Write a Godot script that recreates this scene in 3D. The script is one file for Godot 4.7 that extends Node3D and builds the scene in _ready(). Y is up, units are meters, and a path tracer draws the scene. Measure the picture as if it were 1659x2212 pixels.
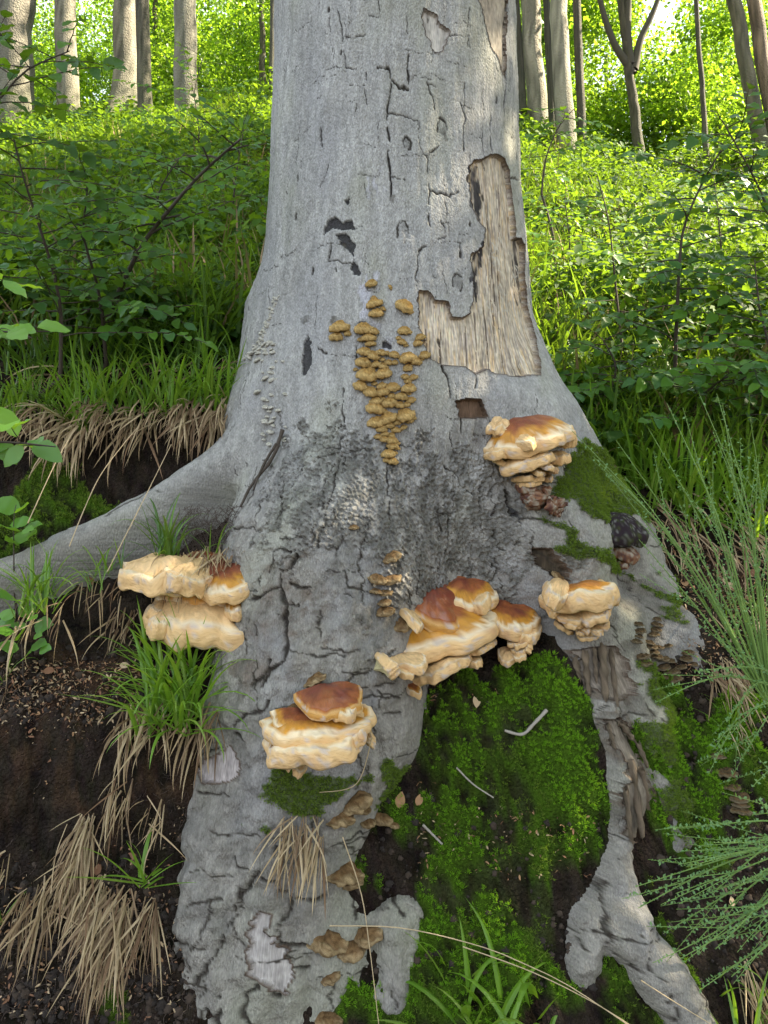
extends Node3D
# A dead beech with bracket fungi on a steep woodland bank. Metres, y up, the camera stands on the path at the foot of the bank and looks along -z.
# Outlines were measured on a 1659 x 2212 grid; at() and the cast_*() functions turn them into points of the place, and everything is built there.

const F := 1671.0
const CX := 829.5
const CY := 1106.0
const EYE := Vector3(0, 1.6, 0)
const AXX := 0.04
const AXZ := -2.9

var rng := RandomNumberGenerator.new()
var used := {}
var mats := {}
var ready_at := 0

func at(x: float, y: float, d: float) -> Vector3:
	return EYE + Vector3((x - CX) / F, -(y - CY) / F, -1.0) * d

# --- naming -------------------------------------------------------------------------------------------------------------
func numbered(called: String) -> String:
	var n: int = used.get(called, 0)
	used[called] = n + 1
	return called if n == 0 else "%s_%03d" % [called, n]

func tag(o: Node, label := "", category := "", group := "", kind := "") -> Node:
	if label: o.set_meta("label", label)
	if category: o.set_meta("category", category)
	if group: o.set_meta("group", group)
	if kind: o.set_meta("kind", kind)
	return o

func thing(called: String, label: String, category: String, where := Vector3.ZERO, group := "") -> Node3D:
	var o := Node3D.new()
	o.name = numbered(called)
	add_child(o)
	o.position = where
	tag(o, label, category, group)
	return o

func obj(called: String, mesh: Mesh, mat: Material, parent: Node = null) -> MeshInstance3D:
	var o := MeshInstance3D.new()
	o.name = numbered(called) if parent == null else called
	o.mesh = mesh
	if mat: o.material_override = mat
	if parent == null: add_child(o)
	else: parent.add_child(o, true)
	return o

func ordinal(k: int) -> String:
	var small_ := ["first", "second", "third", "fourth", "fifth", "sixth", "seventh", "eighth", "ninth", "tenth", "eleventh", "twelfth", "thirteenth", "fourteenth", "fifteenth", "sixteenth", "seventeenth", "eighteenth", "nineteenth"]
	if k < 19: return small_[k]
	var tens: int = (k + 1) / 10
	var one := (k + 1) % 10
	if one == 0: return ["", "", "twentieth", "thirtieth", "fortieth", "fiftieth"][tens]
	return ["", "", "twenty", "thirty", "forty", "fifty"][tens] + "-" + small_[one - 1]

# --- numbers ------------------------------------------------------------------------------------------------------------
func nz(s: int, freq: float, oct := 3, kind := FastNoiseLite.TYPE_SIMPLEX_SMOOTH) -> FastNoiseLite:
	var n := FastNoiseLite.new()
	n.seed = s
	n.noise_type = kind
	n.frequency = freq
	n.fractal_octaves = oct
	n.fractal_type = FastNoiseLite.FRACTAL_FBM if oct > 1 else FastNoiseLite.FRACTAL_NONE
	return n

func lin(r: float, g: float, b: float) -> Color:      # a real-world base colour for albedo_color
	return Color(r, g, b).linear_to_srgb()

func table(t: Array, x: float) -> float:              # piecewise linear, [[x, y], ...]
	if x <= t[0][0]: return t[0][1]
	for i in range(1, t.size()):
		if x <= t[i][0]:
			return lerpf(t[i - 1][1], t[i][1], (x - t[i - 1][0]) / (t[i][0] - t[i - 1][0]))
	return t[-1][1]

func ss(a: float, b: float, x: float) -> float:
	var t := clampf((x - a) / (b - a), 0.0, 1.0)
	return t * t * (3.0 - 2.0 * t)

# outlines measured in an enlarged view: a view is [left, top, scale]
const VT := [548.6, 0.0, 0.3968]       # trunk, top
const VM := [548.6, 713.2, 0.3968]     # trunk, middle
const VB := [548.6, 1426.4, 0.3968]    # trunk, foot
const VL := [0.0, 1426.4, 0.3637]      # left foot
const VR := [1069.8, 1426.4, 0.35515]  # right foot
func view(v: Array, pts: Array) -> PackedVector2Array:
	var out := PackedVector2Array()
	for i in range(0, pts.size(), 2):
		out.append(Vector2(v[0] + pts[i] * v[2], v[1] + pts[i + 1] * v[2]))
	return out
const V1 := [0.0, 0.0, 1.0]

# --- textures and materials -----------------------------------------------------------------------------------------------
func noise_tex(s: int, freq: float, oct: int, lo: float, hi: float, size := 512, kind := FastNoiseLite.TYPE_SIMPLEX_SMOOTH, stops: Array = []) -> NoiseTexture2D:
	var t := NoiseTexture2D.new()
	t.width = size
	t.height = size
	t.seamless = true
	t.noise = nz(s, freq, oct, kind)
	if kind == FastNoiseLite.TYPE_CELLULAR:
		t.noise.cellular_return_type = FastNoiseLite.RETURN_DISTANCE2_SUB
	var g := Gradient.new()
	g.set_color(0, Color(lo, lo, lo))
	g.set_color(1, Color(hi, hi, hi))
	for st in stops: g.add_point(st[0], st[1])
	t.color_ramp = g
	return t

func std(rough := 0.9, albedo := Color.WHITE, vertex := false) -> StandardMaterial3D:
	var m := StandardMaterial3D.new()
	m.albedo_color = albedo
	m.roughness = rough
	m.vertex_color_use_as_albedo = vertex
	m.cull_mode = BaseMaterial3D.CULL_DISABLED
	return m

func leafy(r: float, g: float, b: float, through: float, rough := 0.45) -> StandardMaterial3D:
	var m := std(rough, lin(r, g, b))
	m.backlight_enabled = true
	# what passes is yellower than what is reflected
	var k := 2.0 * through
	m.backlight = lin(k * 0.62, k, k * 0.05)
	return m

# --- mesh helpers -----------------------------------------------------------------------------------------------------------
func mb() -> SurfaceTool:
	var st := SurfaceTool.new()
	st.begin(Mesh.PRIMITIVE_TRIANGLES)
	return st

func done(st: SurfaceTool) -> ArrayMesh:
	st.generate_normals()
	return st.commit()

# a grid of points (rows x cols) as one smooth mesh; rows a..b only, normals from the whole grid
func grid_mesh(P: PackedVector3Array, C: PackedColorArray, rows: int, cols: int, a: int, b: int, flip := false, uvs := 1.0) -> ArrayMesh:
	var N := PackedVector3Array()
	N.resize(P.size())
	for i in rows:
		for j in cols:
			var u := P[i * cols + mini(j + 1, cols - 1)] - P[i * cols + maxi(j - 1, 0)]
			var v := P[mini(i + 1, rows - 1) * cols + j] - P[maxi(i - 1, 0) * cols + j]
			var n := u.cross(v)
			N[i * cols + j] = (-n if flip else n).normalized()
	var p2 := PackedVector3Array()
	var n2 := PackedVector3Array()
	var c2 := PackedColorArray()
	var t2 := PackedVector2Array()
	for i in range(a, b + 1):
		for j in cols:
			var k := i * cols + j
			p2.append(P[k]); n2.append(N[k])
			c2.append(C[k] if C.size() else Color.WHITE)
			t2.append(Vector2(float(j) / cols, float(i) / rows) * uvs)
	var ix := PackedInt32Array()
	for i in b - a:
		for j in cols - 1:
			var k := i * cols + j
			if flip: ix.append_array([k, k + 1, k + cols, k + 1, k + cols + 1, k + cols])
			else: ix.append_array([k, k + cols, k + 1, k + 1, k + cols, k + cols + 1])
	var arr := []
	arr.resize(Mesh.ARRAY_MAX)
	arr[Mesh.ARRAY_VERTEX] = p2
	arr[Mesh.ARRAY_NORMAL] = n2
	arr[Mesh.ARRAY_COLOR] = c2
	arr[Mesh.ARRAY_TEX_UV] = t2
	arr[Mesh.ARRAY_INDEX] = ix
	var m := ArrayMesh.new()
	m.add_surface_from_arrays(Mesh.PRIMITIVE_TRIANGLES, arr)
	return m

# a bent tube with changing radius, added to a SurfaceTool
func tube(st: SurfaceTool, pts: PackedVector3Array, r0: float, r1: float, sides := 6, wob := 0.0, uvs := 1.0) -> void:
	var n := pts.size()
	var side := Vector3.RIGHT
	var rings: Array[PackedVector3Array] = []
	for i in n:
		var dir := (pts[mini(i + 1, n - 1)] - pts[maxi(i - 1, 0)]).normalized()
		side = side - dir * side.dot(dir)
		if side.length() < 0.05: side = dir.cross(Vector3.FORWARD)
		side = side.normalized()
		var up := dir.cross(side)
		var r := lerpf(r0, r1, float(i) / maxf(1.0, n - 1))
		var ring := PackedVector3Array()
		for k in sides:
			var a := TAU * k / sides
			var rr := r * (1.0 + (wob * sin(a * 3.0 + i * 1.7 + r0 * 991.0) if wob > 0.0 else 0.0))
			ring.append(pts[i] + (side * cos(a) + up * sin(a)) * rr)
		rings.append(ring)
	for i in n - 1:
		for k in sides:
			var k2 := (k + 1) % sides
			var q := [rings[i][k], rings[i + 1][k], rings[i + 1][k2], rings[i][k2]]
			for m in [0, 2, 1, 0, 3, 2]:
				st.set_uv(Vector2((k + (1 if m >= 2 else 0)) * uvs / sides, (i + (1 if m in [1, 2] else 0)) * uvs))
				st.add_vertex(q[m])

func bend(pts: Array, steps: int) -> PackedVector3Array:       # a smooth line through points
	var c := Curve3D.new()
	var n := pts.size()
	for i in n:
		var t: Vector3 = (pts[mini(i + 1, n - 1)] - pts[maxi(i - 1, 0)]) / 6.0
		c.add_point(pts[i], -t, t)
	var out := PackedVector3Array()
	var L := c.get_baked_length()
	for i in steps + 1: out.append(c.sample_baked(L * i / steps, true))
	return out

func multi(called: String, mesh: Mesh, mat: Material, places: Array[Transform3D], parent: Node = null) -> MultiMeshInstance3D:
	var mm := MultiMesh.new()
	mm.transform_format = MultiMesh.TRANSFORM_3D
	mm.mesh = mesh
	mm.instance_count = places.size()
	for i in places.size(): mm.set_instance_transform(i, places[i])
	var o := MultiMeshInstance3D.new()
	o.name = numbered(called) if parent == null else called
	o.multimesh = mm
	o.material_override = mat
	o.set_meta("kind", "stuff")
	if parent == null: add_child(o)
	else: parent.add_child(o, true)
	return o

func facing(z: Vector3, up := Vector3.UP) -> Basis:            # +z along z, y as near up as it can be
	z = z.normalized()
	var x := up.cross(z)
	if x.length() < 0.01: x = Vector3.RIGHT.cross(z)
	x = x.normalized()
	return Basis(x, z.cross(x), z)

# === the ground ===============================================================================================================
var lutl := PackedFloat32Array()
var lutm := PackedFloat32Array()
var lutr := PackedFloat32Array()
var gn1 := nz(11, 0.9, 3)
var gn2 := nz(12, 5.0, 4)
var gn3 := nz(13, 0.12, 2)

func make_luts() -> void:
	var far := [[20.0, 10.6], [26.0, 11.8], [40.0, 13.0], [70.0, 16.0], [200.0, 26.0]]
	var l := [[0.0, 0.0], [1.6, 0.0], [1.75, 0.1], [1.9, 0.32], [2.0, 0.55], [2.13, 0.98], [2.22, 1.18], [2.36, 1.30], [2.5, 1.46], [2.62, 1.64], [2.72, 1.88], [2.9, 2.1], [3.3, 2.42], [4.0, 2.85], [6.0, 3.95], [10.0, 6.3], [15.5, 9.6]]
	var m := [[0.0, 0.0], [1.65, 0.0], [1.78, 0.06], [1.93, 0.26], [2.08, 0.53], [2.17, 0.82], [2.255, 1.06], [2.37, 1.2], [2.75, 1.38], [2.9, 1.5], [3.2, 1.9], [4.0, 2.55], [6.0, 3.75], [10.0, 6.0], [15.5, 9.1]]
	var r := [[0.0, 0.0], [1.65, 0.0], [1.8, 0.08], [1.95, 0.26], [2.1, 0.5], [2.3, 0.88], [2.45, 1.1], [2.66, 1.36], [2.9, 1.6], [3.3, 1.98], [4.0, 2.42], [6.0, 3.5], [10.0, 5.6], [13.0, 7.6], [15.5, 8.5], [20.0, 9.4], [26.0, 10.2], [40.0, 12.0], [70.0, 16.0], [200.0, 26.0]]
	l.append_array(far); m.append_array(far)
	lutl = make_lut(l)
	lutm = make_lut(m)
	lutr = make_lut(r)

func make_lut(t: Array) -> PackedFloat32Array:
	var lut := PackedFloat32Array()
	for i in 800: lut.append(table(t, i * 0.01))
	for i in 1930: lut.append(table(t, 8.0 + i * 0.1))
	for k in 2:
		var c := lut.duplicate()
		for i in range(4, 796): lut[i] = (c[i - 3] + c[i - 1] + c[i] + c[i + 1] + c[i + 3]) * 0.2
		for i in range(805, 2720): lut[i] = (c[i - 5] + c[i - 2] + c[i] + c[i + 2] + c[i + 5]) * 0.2
	return lut

func look(t: PackedFloat32Array, d: float) -> float:
	if d <= 0.0: return 0.0
	var x := d * 100.0 if d < 7.99 else 800.0 + (d - 8.0) * 10.0
	x = clampf(x, 0.0, 2728.0)
	var i := int(x)
	return lerpf(t[i], t[i + 1], x - i)

func ground(x: float, z: float) -> float:
	var d := -z
	var wl := 1.0 - ss(-0.5, -0.22, x)
	var wr := ss(0.5, 0.95, x)
	var y := 0.0
	if wl >= 1.0: y = look(lutl, d)
	elif wr >= 1.0: y = look(lutr, d)
	else: y = look(lutl, d) * wl + look(lutr, d) * wr + look(lutm, d) * (1.0 - wl - wr)
	var k := ss(1.6, 2.2, d)
	if k > 0.0:
		y += k * (gn1.get_noise_2d(x, z) * 0.05 + gn2.get_noise_2d(x, z * 1.6) * 0.035)
		if d > 4.0: y += ss(4.0, 12.0, d) * gn3.get_noise_2d(x, z) * 0.9
	else:
		y += gn2.get_noise_2d(x, z) * 0.01
	return y

# === the beech: its bare shape is a smooth union of a core and tapering limbs, read out as a radius for each angle and height =================
const NAC := 800
const NYC := 400
const Y0 := -0.2
const DY := 0.01
var rc := PackedFloat32Array()
var limbs: Array = []
const CORE := [[-0.5, 0.42], [1.0, 0.42], [1.4, 0.46], [1.7, 0.51], [1.96, 0.545], [2.13, 0.535], [2.3, 0.513], [2.55, 0.487], [2.83, 0.463], [3.2, 0.45], [3.52, 0.44], [5.0, 0.42], [14.0, 0.3]]

func limb(pts: Array) -> void:                                    # [x, y, depth, radius] per joint
	for i in pts.size() - 1:
		limbs.append([at(pts[i][0], pts[i][1], pts[i][2]), at(pts[i + 1][0], pts[i + 1][1], pts[i + 1][2]), pts[i][3], pts[i + 1][3], clampf(minf(pts[i][3], pts[i + 1][3]) * 0.7, 0.03, 0.13)])

func shape_limbs() -> void:
	limb([[770, 980, 2.78, 0.38], [720, 1250, 2.52, 0.34], [680, 1480, 2.40, 0.31], [640, 1620, 2.33, 0.29], [565, 1850, 2.25, 0.265], [545, 2050, 2.21, 0.27], [520, 2330, 2.2, 0.31]])
	limb([[790, 1440, 2.34, 0.16], [795, 1570, 2.29, 0.145]])                                                # the bulge over the moss
	limb([[880, 1920, 2.17, 0.045], [860, 2000, 2.08, 0.066], [842, 2140, 2.02, 0.058]])
	limb([[735, 1900, 2.18, 0.07], [745, 2010, 2.12, 0.085], [720, 2130, 2.08, 0.10], [690, 2320, 2.06, 0.11]])                                                # a small pale root
	limb([[1090, 960, 2.72, 0.26], [1180, 1180, 2.6, 0.2], [1235, 1380, 2.5, 0.14], [1290, 1550, 2.33, 0.075], [1350, 1700, 2.24, 0.075], [1325, 1880, 2.15, 0.055]])
	limb([[1322, 1870, 2.15, 0.045], [1272, 1985, 2.1, 0.06], [1258, 2085, 2.05, 0.06]])
	limb([[1325, 1880, 2.15, 0.05], [1350, 2010, 2.07, 0.062], [1430, 2110, 2.01, 0.06], [1510, 2240, 1.95, 0.055]])
	limb([[1310, 1380, 2.52, 0.13], [1380, 1560, 2.38, 0.085], [1415, 1720, 2.29, 0.07], [1450, 1820, 2.24, 0.055], [1495, 1900, 2.2, 0.05]])
	limb([[1030, 860, 2.86, 0.27], [1160, 1020, 2.82, 0.2], [1285, 1160, 2.79, 0.165], [1430, 1420, 2.64, 0.15], [1500, 1600, 2.52, 0.13], [1560, 1780, 2.42, 0.11]])
	limb([[690, 740, 2.88, 0.27], [632, 890, 2.74, 0.19], [545, 985, 2.63, 0.115], [415, 1045, 2.55, 0.056], [285, 1116, 2.48, 0.046], [150, 1186, 2.42, 0.049], [0, 1248, 2.36, 0.047], [-260, 1360, 2.3, 0.06]])
	limb([[1030, 1080, 2.72, 0.25], [1060, 1260, 2.64, 0.19], [1085, 1400, 2.6, 0.14], [1100, 1600, 2.6, 0.13]])

func shape_radius() -> void:
	shape_limbs()
	rc.resize(NAC * NYC)
	for i in NYC:
		var y := Y0 + i * DY
		var core := table(CORE, y)
		var A := PackedVector3Array(); var B := PackedVector3Array(); var RA := PackedFloat32Array(); var RB := PackedFloat32Array(); var K := PackedFloat32Array()
		for c in limbs:
			var rm: float = maxf(c[2], c[3]) + 0.14
			if y > minf(c[0].y, c[1].y) - rm and y < maxf(c[0].y, c[1].y) + rm:
				A.append(c[0]); B.append(c[1] - c[0]); RA.append(c[2]); RB.append(c[3] - c[2]); K.append(c[4])
		for j in NAC:
			var a := -PI + TAU * j / NAC
			if absf(a) > 2.3 or A.size() == 0:
				rc[i * NAC + j] = core
				continue
			var dx := sin(a)
			var dz := cos(a)
			var r := 1.75 if y < 2.0 else 0.9
			for step in 18:
				var p := Vector3(AXX + dx * r, y, AXZ + dz * r)
				var d := r - core
				for k in A.size():
					var ab := B[k]
					var ap := p - A[k]
					var t := clampf(ap.dot(ab) / ab.length_squared(), 0.0, 1.0)
					var e := (ap - ab * t).length() - RA[k] - RB[k] * t
					var h := K[k] - absf(d - e)
					if h > 0.0: d = minf(d, e) - h * h / (4.0 * K[k])
					elif e < d: d = e
				r -= d * 0.95
				if d < 0.002 or r < core: break
			rc[i * NAC + j] = maxf(r, core)

func rad(a: float, y: float) -> float:
	var fy := (y - Y0) / DY
	if fy >= NYC - 1.01: return table(CORE, y)
	fy = maxf(fy, 0.0)
	var fx := (a + PI) / TAU * NAC
	var i := int(fy)
	var j := int(fx)
	var u := fx - j
	var v := fy - i
	j = posmod(j, NAC)
	var j2 := (j + 1) % NAC
	var k := i * NAC
	return (rc[k + j] * (1.0 - u) + rc[k + j2] * u) * (1.0 - v) + (rc[k + NAC + j] * (1.0 - u) + rc[k + NAC + j2] * u) * v

func tree_gap(p: Vector3) -> float:
	var dx := p.x - AXX
	var dz := p.z - AXZ
	return sqrt(dx * dx + dz * dz) - rad(atan2(dx, dz), p.y)

# where the line of sight through a measured point first meets the beech (what = 1), the ground (2) or either (3)
func cast(x: float, y: float, what := 3, dmax := 30.0) -> Vector3:
	var dir := Vector3((x - CX) / F, -(y - CY) / F, -1.0)
	var d := 1.3
	var best := 9.0
	var bd := 2.6
	while d < dmax:
		var p := EYE + dir * d
		var g := 9.0
		if what & 2: g = (p.y - ground(p.x, p.z)) * 0.7
		if (what & 1) and d < 3.4: g = minf(g, tree_gap(p))
		if g < best:
			best = g; bd = d
		if g <= 0.0015: return p
		if what == 1 and d > 3.4: break
		d += clampf(g * 0.5, 0.002, 0.02 if (what & 1) and d > 1.7 and d < 3.4 else 0.4)
	return EYE + dir * bd

func normal_at(p: Vector3) -> Vector3:
	var e := 0.02
	var on_tree := tree_gap(p) < p.y - ground(p.x, p.z)
	if on_tree:
		return Vector3(tree_gap(p + Vector3(e, 0, 0)) - tree_gap(p - Vector3(e, 0, 0)), tree_gap(p + Vector3(0, e, 0)) - tree_gap(p - Vector3(0, e, 0)), tree_gap(p + Vector3(0, 0, e)) - tree_gap(p - Vector3(0, 0, e))).normalized()
	return Vector3(ground(p.x - e, p.z) - ground(p.x + e, p.z), 2.0 * e, ground(p.x, p.z - e) - ground(p.x, p.z + e)).normalized()

# --- the fine sheets: the beech over (angle, height), the ground over (x, z); outlines are filled in as class, depth and colour --------------------
const DA := 0.0056
const GS := 1.28
const NF := 627                 # columns on the front
const NB := 44                  # columns on the back
const NR := 960
const DR := 0.004
const YB := -0.1
var dep := PackedFloat32Array()
var cls := PackedByteArray()    # 0 bark, 1 flaky bark, 2.. a patch of bare wood
var dark := PackedFloat32Array()
var tint := PackedColorArray()  # alpha = how much
var mossy := PackedFloat32Array()

func to_sheet(p: Vector2) -> Vector2:                 # measured point -> (column, row) on the beech
	var h := cast(p.x, p.y, 1)
	var a := atan2(h.x - AXX, h.z - AXZ)
	return Vector2(a / DA + (NF - 1) * 0.5, (h.y - YB) / DR)

# the vertices inside an outline whose edge is frayed by noise
func inside(q: PackedVector2Array, w: int, h: int, fray := 0.0, s := 1) -> PackedInt32Array:
	var out := PackedInt32Array()
	var lo := 1e9; var hi := -1e9
	for p in q:
		lo = minf(lo, p.y); hi = maxf(hi, p.y)
	var n := nz(s, 0.09, 3)
	if fray >= 6.0:                                   # a wide ragged border in both directions
		n.frequency = 0.035
		n.fractal_octaves = 4
		var xl := 1e9; var xh := -1e9
		for p in q:
			xl = minf(xl, p.x); xh = maxf(xh, p.x)
		for i in range(maxi(0, int(lo - fray)), mini(h - 1, int(hi + fray)) + 1):
			for j in range(maxi(0, int(xl - fray)), mini(w - 1, int(xh + fray)) + 1):
				var px := j + fray * 1.6 * n.get_noise_2d(j, i)
				var py := i + fray * 1.6 * n.get_noise_2d(j + 500, i)
				var odd := false
				var a := q[q.size() - 1]
				for b in q:
					if (a.y <= py) != (b.y <= py) and px < b.x + (py - b.y) / (a.y - b.y) * (a.x - b.x): odd = not odd
					a = b
				if odd: out.append(i * w + j)
		return out
	var r0 := maxi(0, int(lo) - int(fray) - 1); var r1 := mini(h - 1, int(hi) + int(fray) + 1)
	for i in range(r0, r1 + 1):
		var ys := i + fray * 0.6 * n.get_noise_2d(i * 0.7, 77.0)
		var xs := PackedFloat32Array()
		for k in q.size():
			var a := q[k]; var b := q[(k + 1) % q.size()]
			if (a.y <= ys) != (b.y <= ys):
				var x := a.x + (ys - a.y) / (b.y - a.y) * (b.x - a.x)
				xs.append(x + fray * n.get_noise_2d(i, x * 0.08 + k * 13.0))
		xs.sort()
		for k in range(0, xs.size() - 1, 2):
			for j in range(maxi(0, int(ceil(xs[k]))), mini(w - 1, int(xs[k + 1])) + 1):
				out.append(i * w + j)
	return out

func bark_area(v: Array, pts: Array, fray := 3.0) -> PackedInt32Array:
	var q := PackedVector2Array()
	for p in view(v, pts): q.append(to_sheet(p))
	return inside(q, NF, NR, fray * GS, pts.size() + int(q[0].x))

func crack(v: Array, pts: Array, wide := 1.4, deep := 0.008, jag := 2.0) -> void:
	var q := PackedVector2Array()
	for p in view(v, pts): q.append(to_sheet(p))
	crack_line(q, wide, deep, jag)

func crack_line(q: PackedVector2Array, wide: float, deep: float, jag: float) -> void:
	wide *= GS
	jag *= GS
	var n := nz(int(q[0].x * 7 + q[0].y), 0.11, 3)
	var along := 0.0
	for k in q.size() - 1:
		var L := q[k].distance_to(q[k + 1])
		for s in int(L * 1.6) + 1:
			var t := s / (L * 1.6)
			var p := q[k].lerp(q[k + 1], minf(t, 1.0))
			along += 0.6
			p += Vector2(n.get_noise_2d(along, 0), n.get_noise_2d(0, along)) * jag
			var w := wide * clampf(0.75 + 1.7 * n.get_noise_2d(along * 0.45, 50.0), -0.2, 1.9)
			if w < 0.0: continue
			var R := int(w) + 1
			for i in range(int(p.y) - R, int(p.y) + R + 2):
				for j in range(int(p.x) - R, int(p.x) + R + 2):
					if i < 0 or j < 0 or i >= NR or j >= NF: continue
					var e := 1.0 - p.distance_to(Vector2(j, i)) / (w + 0.35)
					if e > 0.0:
						var id := i * NF + j
						dep[id] = maxf(dep[id], deep * minf(1.0, e * 1.8) * (0.6 + 0.4 * w))
						dark[id] = maxf(dark[id], minf(1.0, e * 2.2))

func paint(ids: PackedInt32Array, c: Color, amount := 1.0, patchy := 0.0, s := 3) -> void:
	var n := nz(s, 0.06, 4)
	for id in ids:
		var k := amount
		if patchy > 0.0: k = minf(0.97, amount * clampf(0.5 + n.get_noise_2d(id % NF, id / NF * 0.6) * patchy, 0.0, 1.0))
		var o := tint[id]
		tint[id] = Color(lerpf(o.r, c.r, k), lerpf(o.g, c.g, k), lerpf(o.b, c.b, k), 1.0 - (1.0 - o.a) * (1.0 - k))

func bare(v: Array, pts: Array, klass: int, deep: float, fray := 3.0) -> PackedInt32Array:
	var ids := bark_area(v, pts, fray)
	for id in ids:
		cls[id] = klass; dep[id] = deep; dark[id] = 0.0
	return ids

func mark_beech() -> void:
	dep.resize(NF * NR); cls.resize(NF * NR); dark.resize(NF * NR); tint.resize(NF * NR); mossy.resize(NF * NR)
	tint.fill(Color(0, 0, 0, 0))
	# flaky dark bark round the foot
	for o in [[600, 960, 680, 925, 760, 905, 800, 960, 850, 1005, 900, 975, 960, 985, 1010, 960, 1090, 1010, 1150, 1080, 1210, 1250, 1150, 1320, 1060, 1270, 960, 1300, 900, 1270, 870, 1380, 860, 1450, 800, 1240, 740, 1190, 650, 1180, 600, 1240, 575, 1130]]:
		var ids := bark_area(V1, o, 26.0)
		for id in ids: cls[id] = 1
		paint(ids, Color(0.125, 0.118, 0.10), 0.72, 1.7, 5)
	var pale := bark_area(V1, [735, 1150, 800, 1180, 850, 1300, 840, 1420, 770, 1400, 720, 1260], 8.0)
	paint(pale, Color(0.30, 0.30, 0.30), 0.55, 0.8, 9)
	for id in pale: cls[id] = 0
	paint(bark_area(V1, [560, 1250, 640, 1180, 690, 1300, 640, 1420, 560, 1480, 520, 1560, 500, 1450], 14.0), Color(0.24, 0.17, 0.125), 0.6, 0.9, 6)
	paint(bark_area(V1, [590, 960, 650, 960, 655, 1010, 640, 1080, 600, 1080], 6.0), Color(0.36, 0.36, 0.36), 0.5, 0.8, 8)
	paint(bark_area(V1, [1190, 1390, 1280, 1420, 1360, 1480, 1440, 1660, 1470, 1800, 1400, 1860, 1340, 1800, 1320, 1700, 1280, 1560], 10.0), Color(0.14, 0.112, 0.085), 0.9, 1.3, 27)
	paint(bark_area(V1, [1340, 1200, 1420, 1240, 1520, 1400, 1560, 1600, 1440, 1560, 1360, 1400], 10.0), Color(0.17, 0.15, 0.125), 0.7, 1.0, 28)
	paint(bark_area(V1, [400, 1640, 560, 1560, 760, 1700, 740, 1900, 640, 2000, 420, 1960], 16.0), Color(0.30, 0.285, 0.265), 0.5, 1.4, 29)
	# pale streaks and bluish threads of mould
	for s in [[620, 0, 690, 0, 690, 330, 660, 640, 600, 640, 625, 300]]: paint(bark_area(V1, s, 16.0), Color(0.50, 0.50, 0.48), 0.6, 1.0, 10)
	paint(bark_area(VT, [580, 1000, 620, 960, 690, 960, 705, 1030, 670, 1090, 600, 1060], 7.0), Color(0.62, 0.62, 0.70), 0.75, 1.8, 12)
	paint(bark_area(VT, [590, 1500, 660, 1460, 700, 1560, 640, 1640, 620, 1740, 560, 1760, 600, 1640, 575, 1560], 7.0), Color(0.62, 0.62, 0.70), 0.75, 1.8, 13)
	paint(bark_area(VT, [600, 1700, 650, 1700, 740, 1840, 750, 1936, 690, 1900, 640, 1760], 7.0), Color(0.60, 0.60, 0.68), 0.6, 1.8, 14)
	paint(bark_area(VM, [1010, 250, 1030, 255, 965, 400, 950, 390], 3.0), Color(0.6, 0.6, 0.67), 0.7, 1.2, 15)
	paint(bark_area(VM, [520, 300, 560, 210, 580, 230, 530, 330], 3.0), Color(0.55, 0.55, 0.62), 0.6, 1.2, 16)
	paint(bark_area(VM, [780, 580, 1080, 520, 1290, 500, 1270, 620, 1080, 680, 960, 660, 800, 670], 8.0), Color(0.33, 0.31, 0.30), 0.5, 0.8, 17)
	# knots
	for kn in [[870, 500, 17], [990, 610, 14], [955, 275, 14], [880, 308, 10]]:
		var q := to_sheet(Vector2(kn[0], kn[1]))
		var ring := PackedVector2Array()
		for k in 10: ring.append(q + Vector2(cos(k * 0.55 - 1.2), sin(k * 0.55 - 1.2) * 1.25) * kn[2] * 0.42)
		crack_line(ring, 0.7, 0.003, 2.0)
		paint(inside(ring, NF, NR, 2.0, 4), Color(0.2, 0.19, 0.17), 0.5, 1.0, 18)
	# bare wood, where the bark has dropped off
	var big := bare(VT, [1175, 905, 1200, 880, 1240, 872, 1290, 838, 1330, 845, 1370, 872, 1392, 920, 1395, 1000, 1402, 1100, 1420, 1290, 1450, 1300, 1466, 1330, 1468, 1450, 1480, 1560, 1490, 1650, 1522, 1790, 1545, 1900, 1560, 2040, 1430, 2045, 1300, 2022, 1285, 2005, 1200, 2030, 1140, 1990, 1080, 1986, 1020, 1985, 960, 1950, 930, 1857, 900, 1750, 890, 1588, 940, 1585, 968, 1600, 980, 1632, 1070, 1636, 1076, 1722, 1130, 1732, 1180, 1715, 1205, 1600, 1195, 1500, 1178, 1420, 1182, 1380, 1215, 1368, 1252, 1342, 1262, 1240, 1215, 1190, 1188, 1110, 1165, 985], 2, 0.017)
	var strip := bare(VT, [1205, -30, 1250, 100, 1262, 170, 1290, 250, 1340, 380, 1368, 430, 1375, 200, 1390, -30], 3, 0.012)
	var hole := bare(VT, [920, 45, 960, 68, 1000, 90, 1010, 130, 1062, 170, 1045, 215, 1022, 275, 985, 278, 950, 200, 925, 130], 4, 0.010)
	var small := bare(VM, [1095, 395, 1160, 382, 1232, 385, 1270, 470, 1125, 477], 5, 0.018)
	var low := bare(VL, [1480, 1640, 1500, 1560, 1555, 1495, 1600, 1590, 1630, 1680, 1700, 1720, 1730, 1870, 1700, 1960, 1600, 1930, 1480, 1860], 6, 0.007)
	var low2 := bare(VL, [1180, 650, 1230, 580, 1290, 570, 1350, 500, 1392, 600, 1425, 650, 1380, 712, 1280, 725, 1200, 712], 7, 0.007)
	var dead := bare(VR, [450, -60, 560, -70, 720, -80, 790, -20, 820, 200, 770, 230, 650, 225, 590, 160, 540, 140, 480, 40], 8, 0.012)
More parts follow.
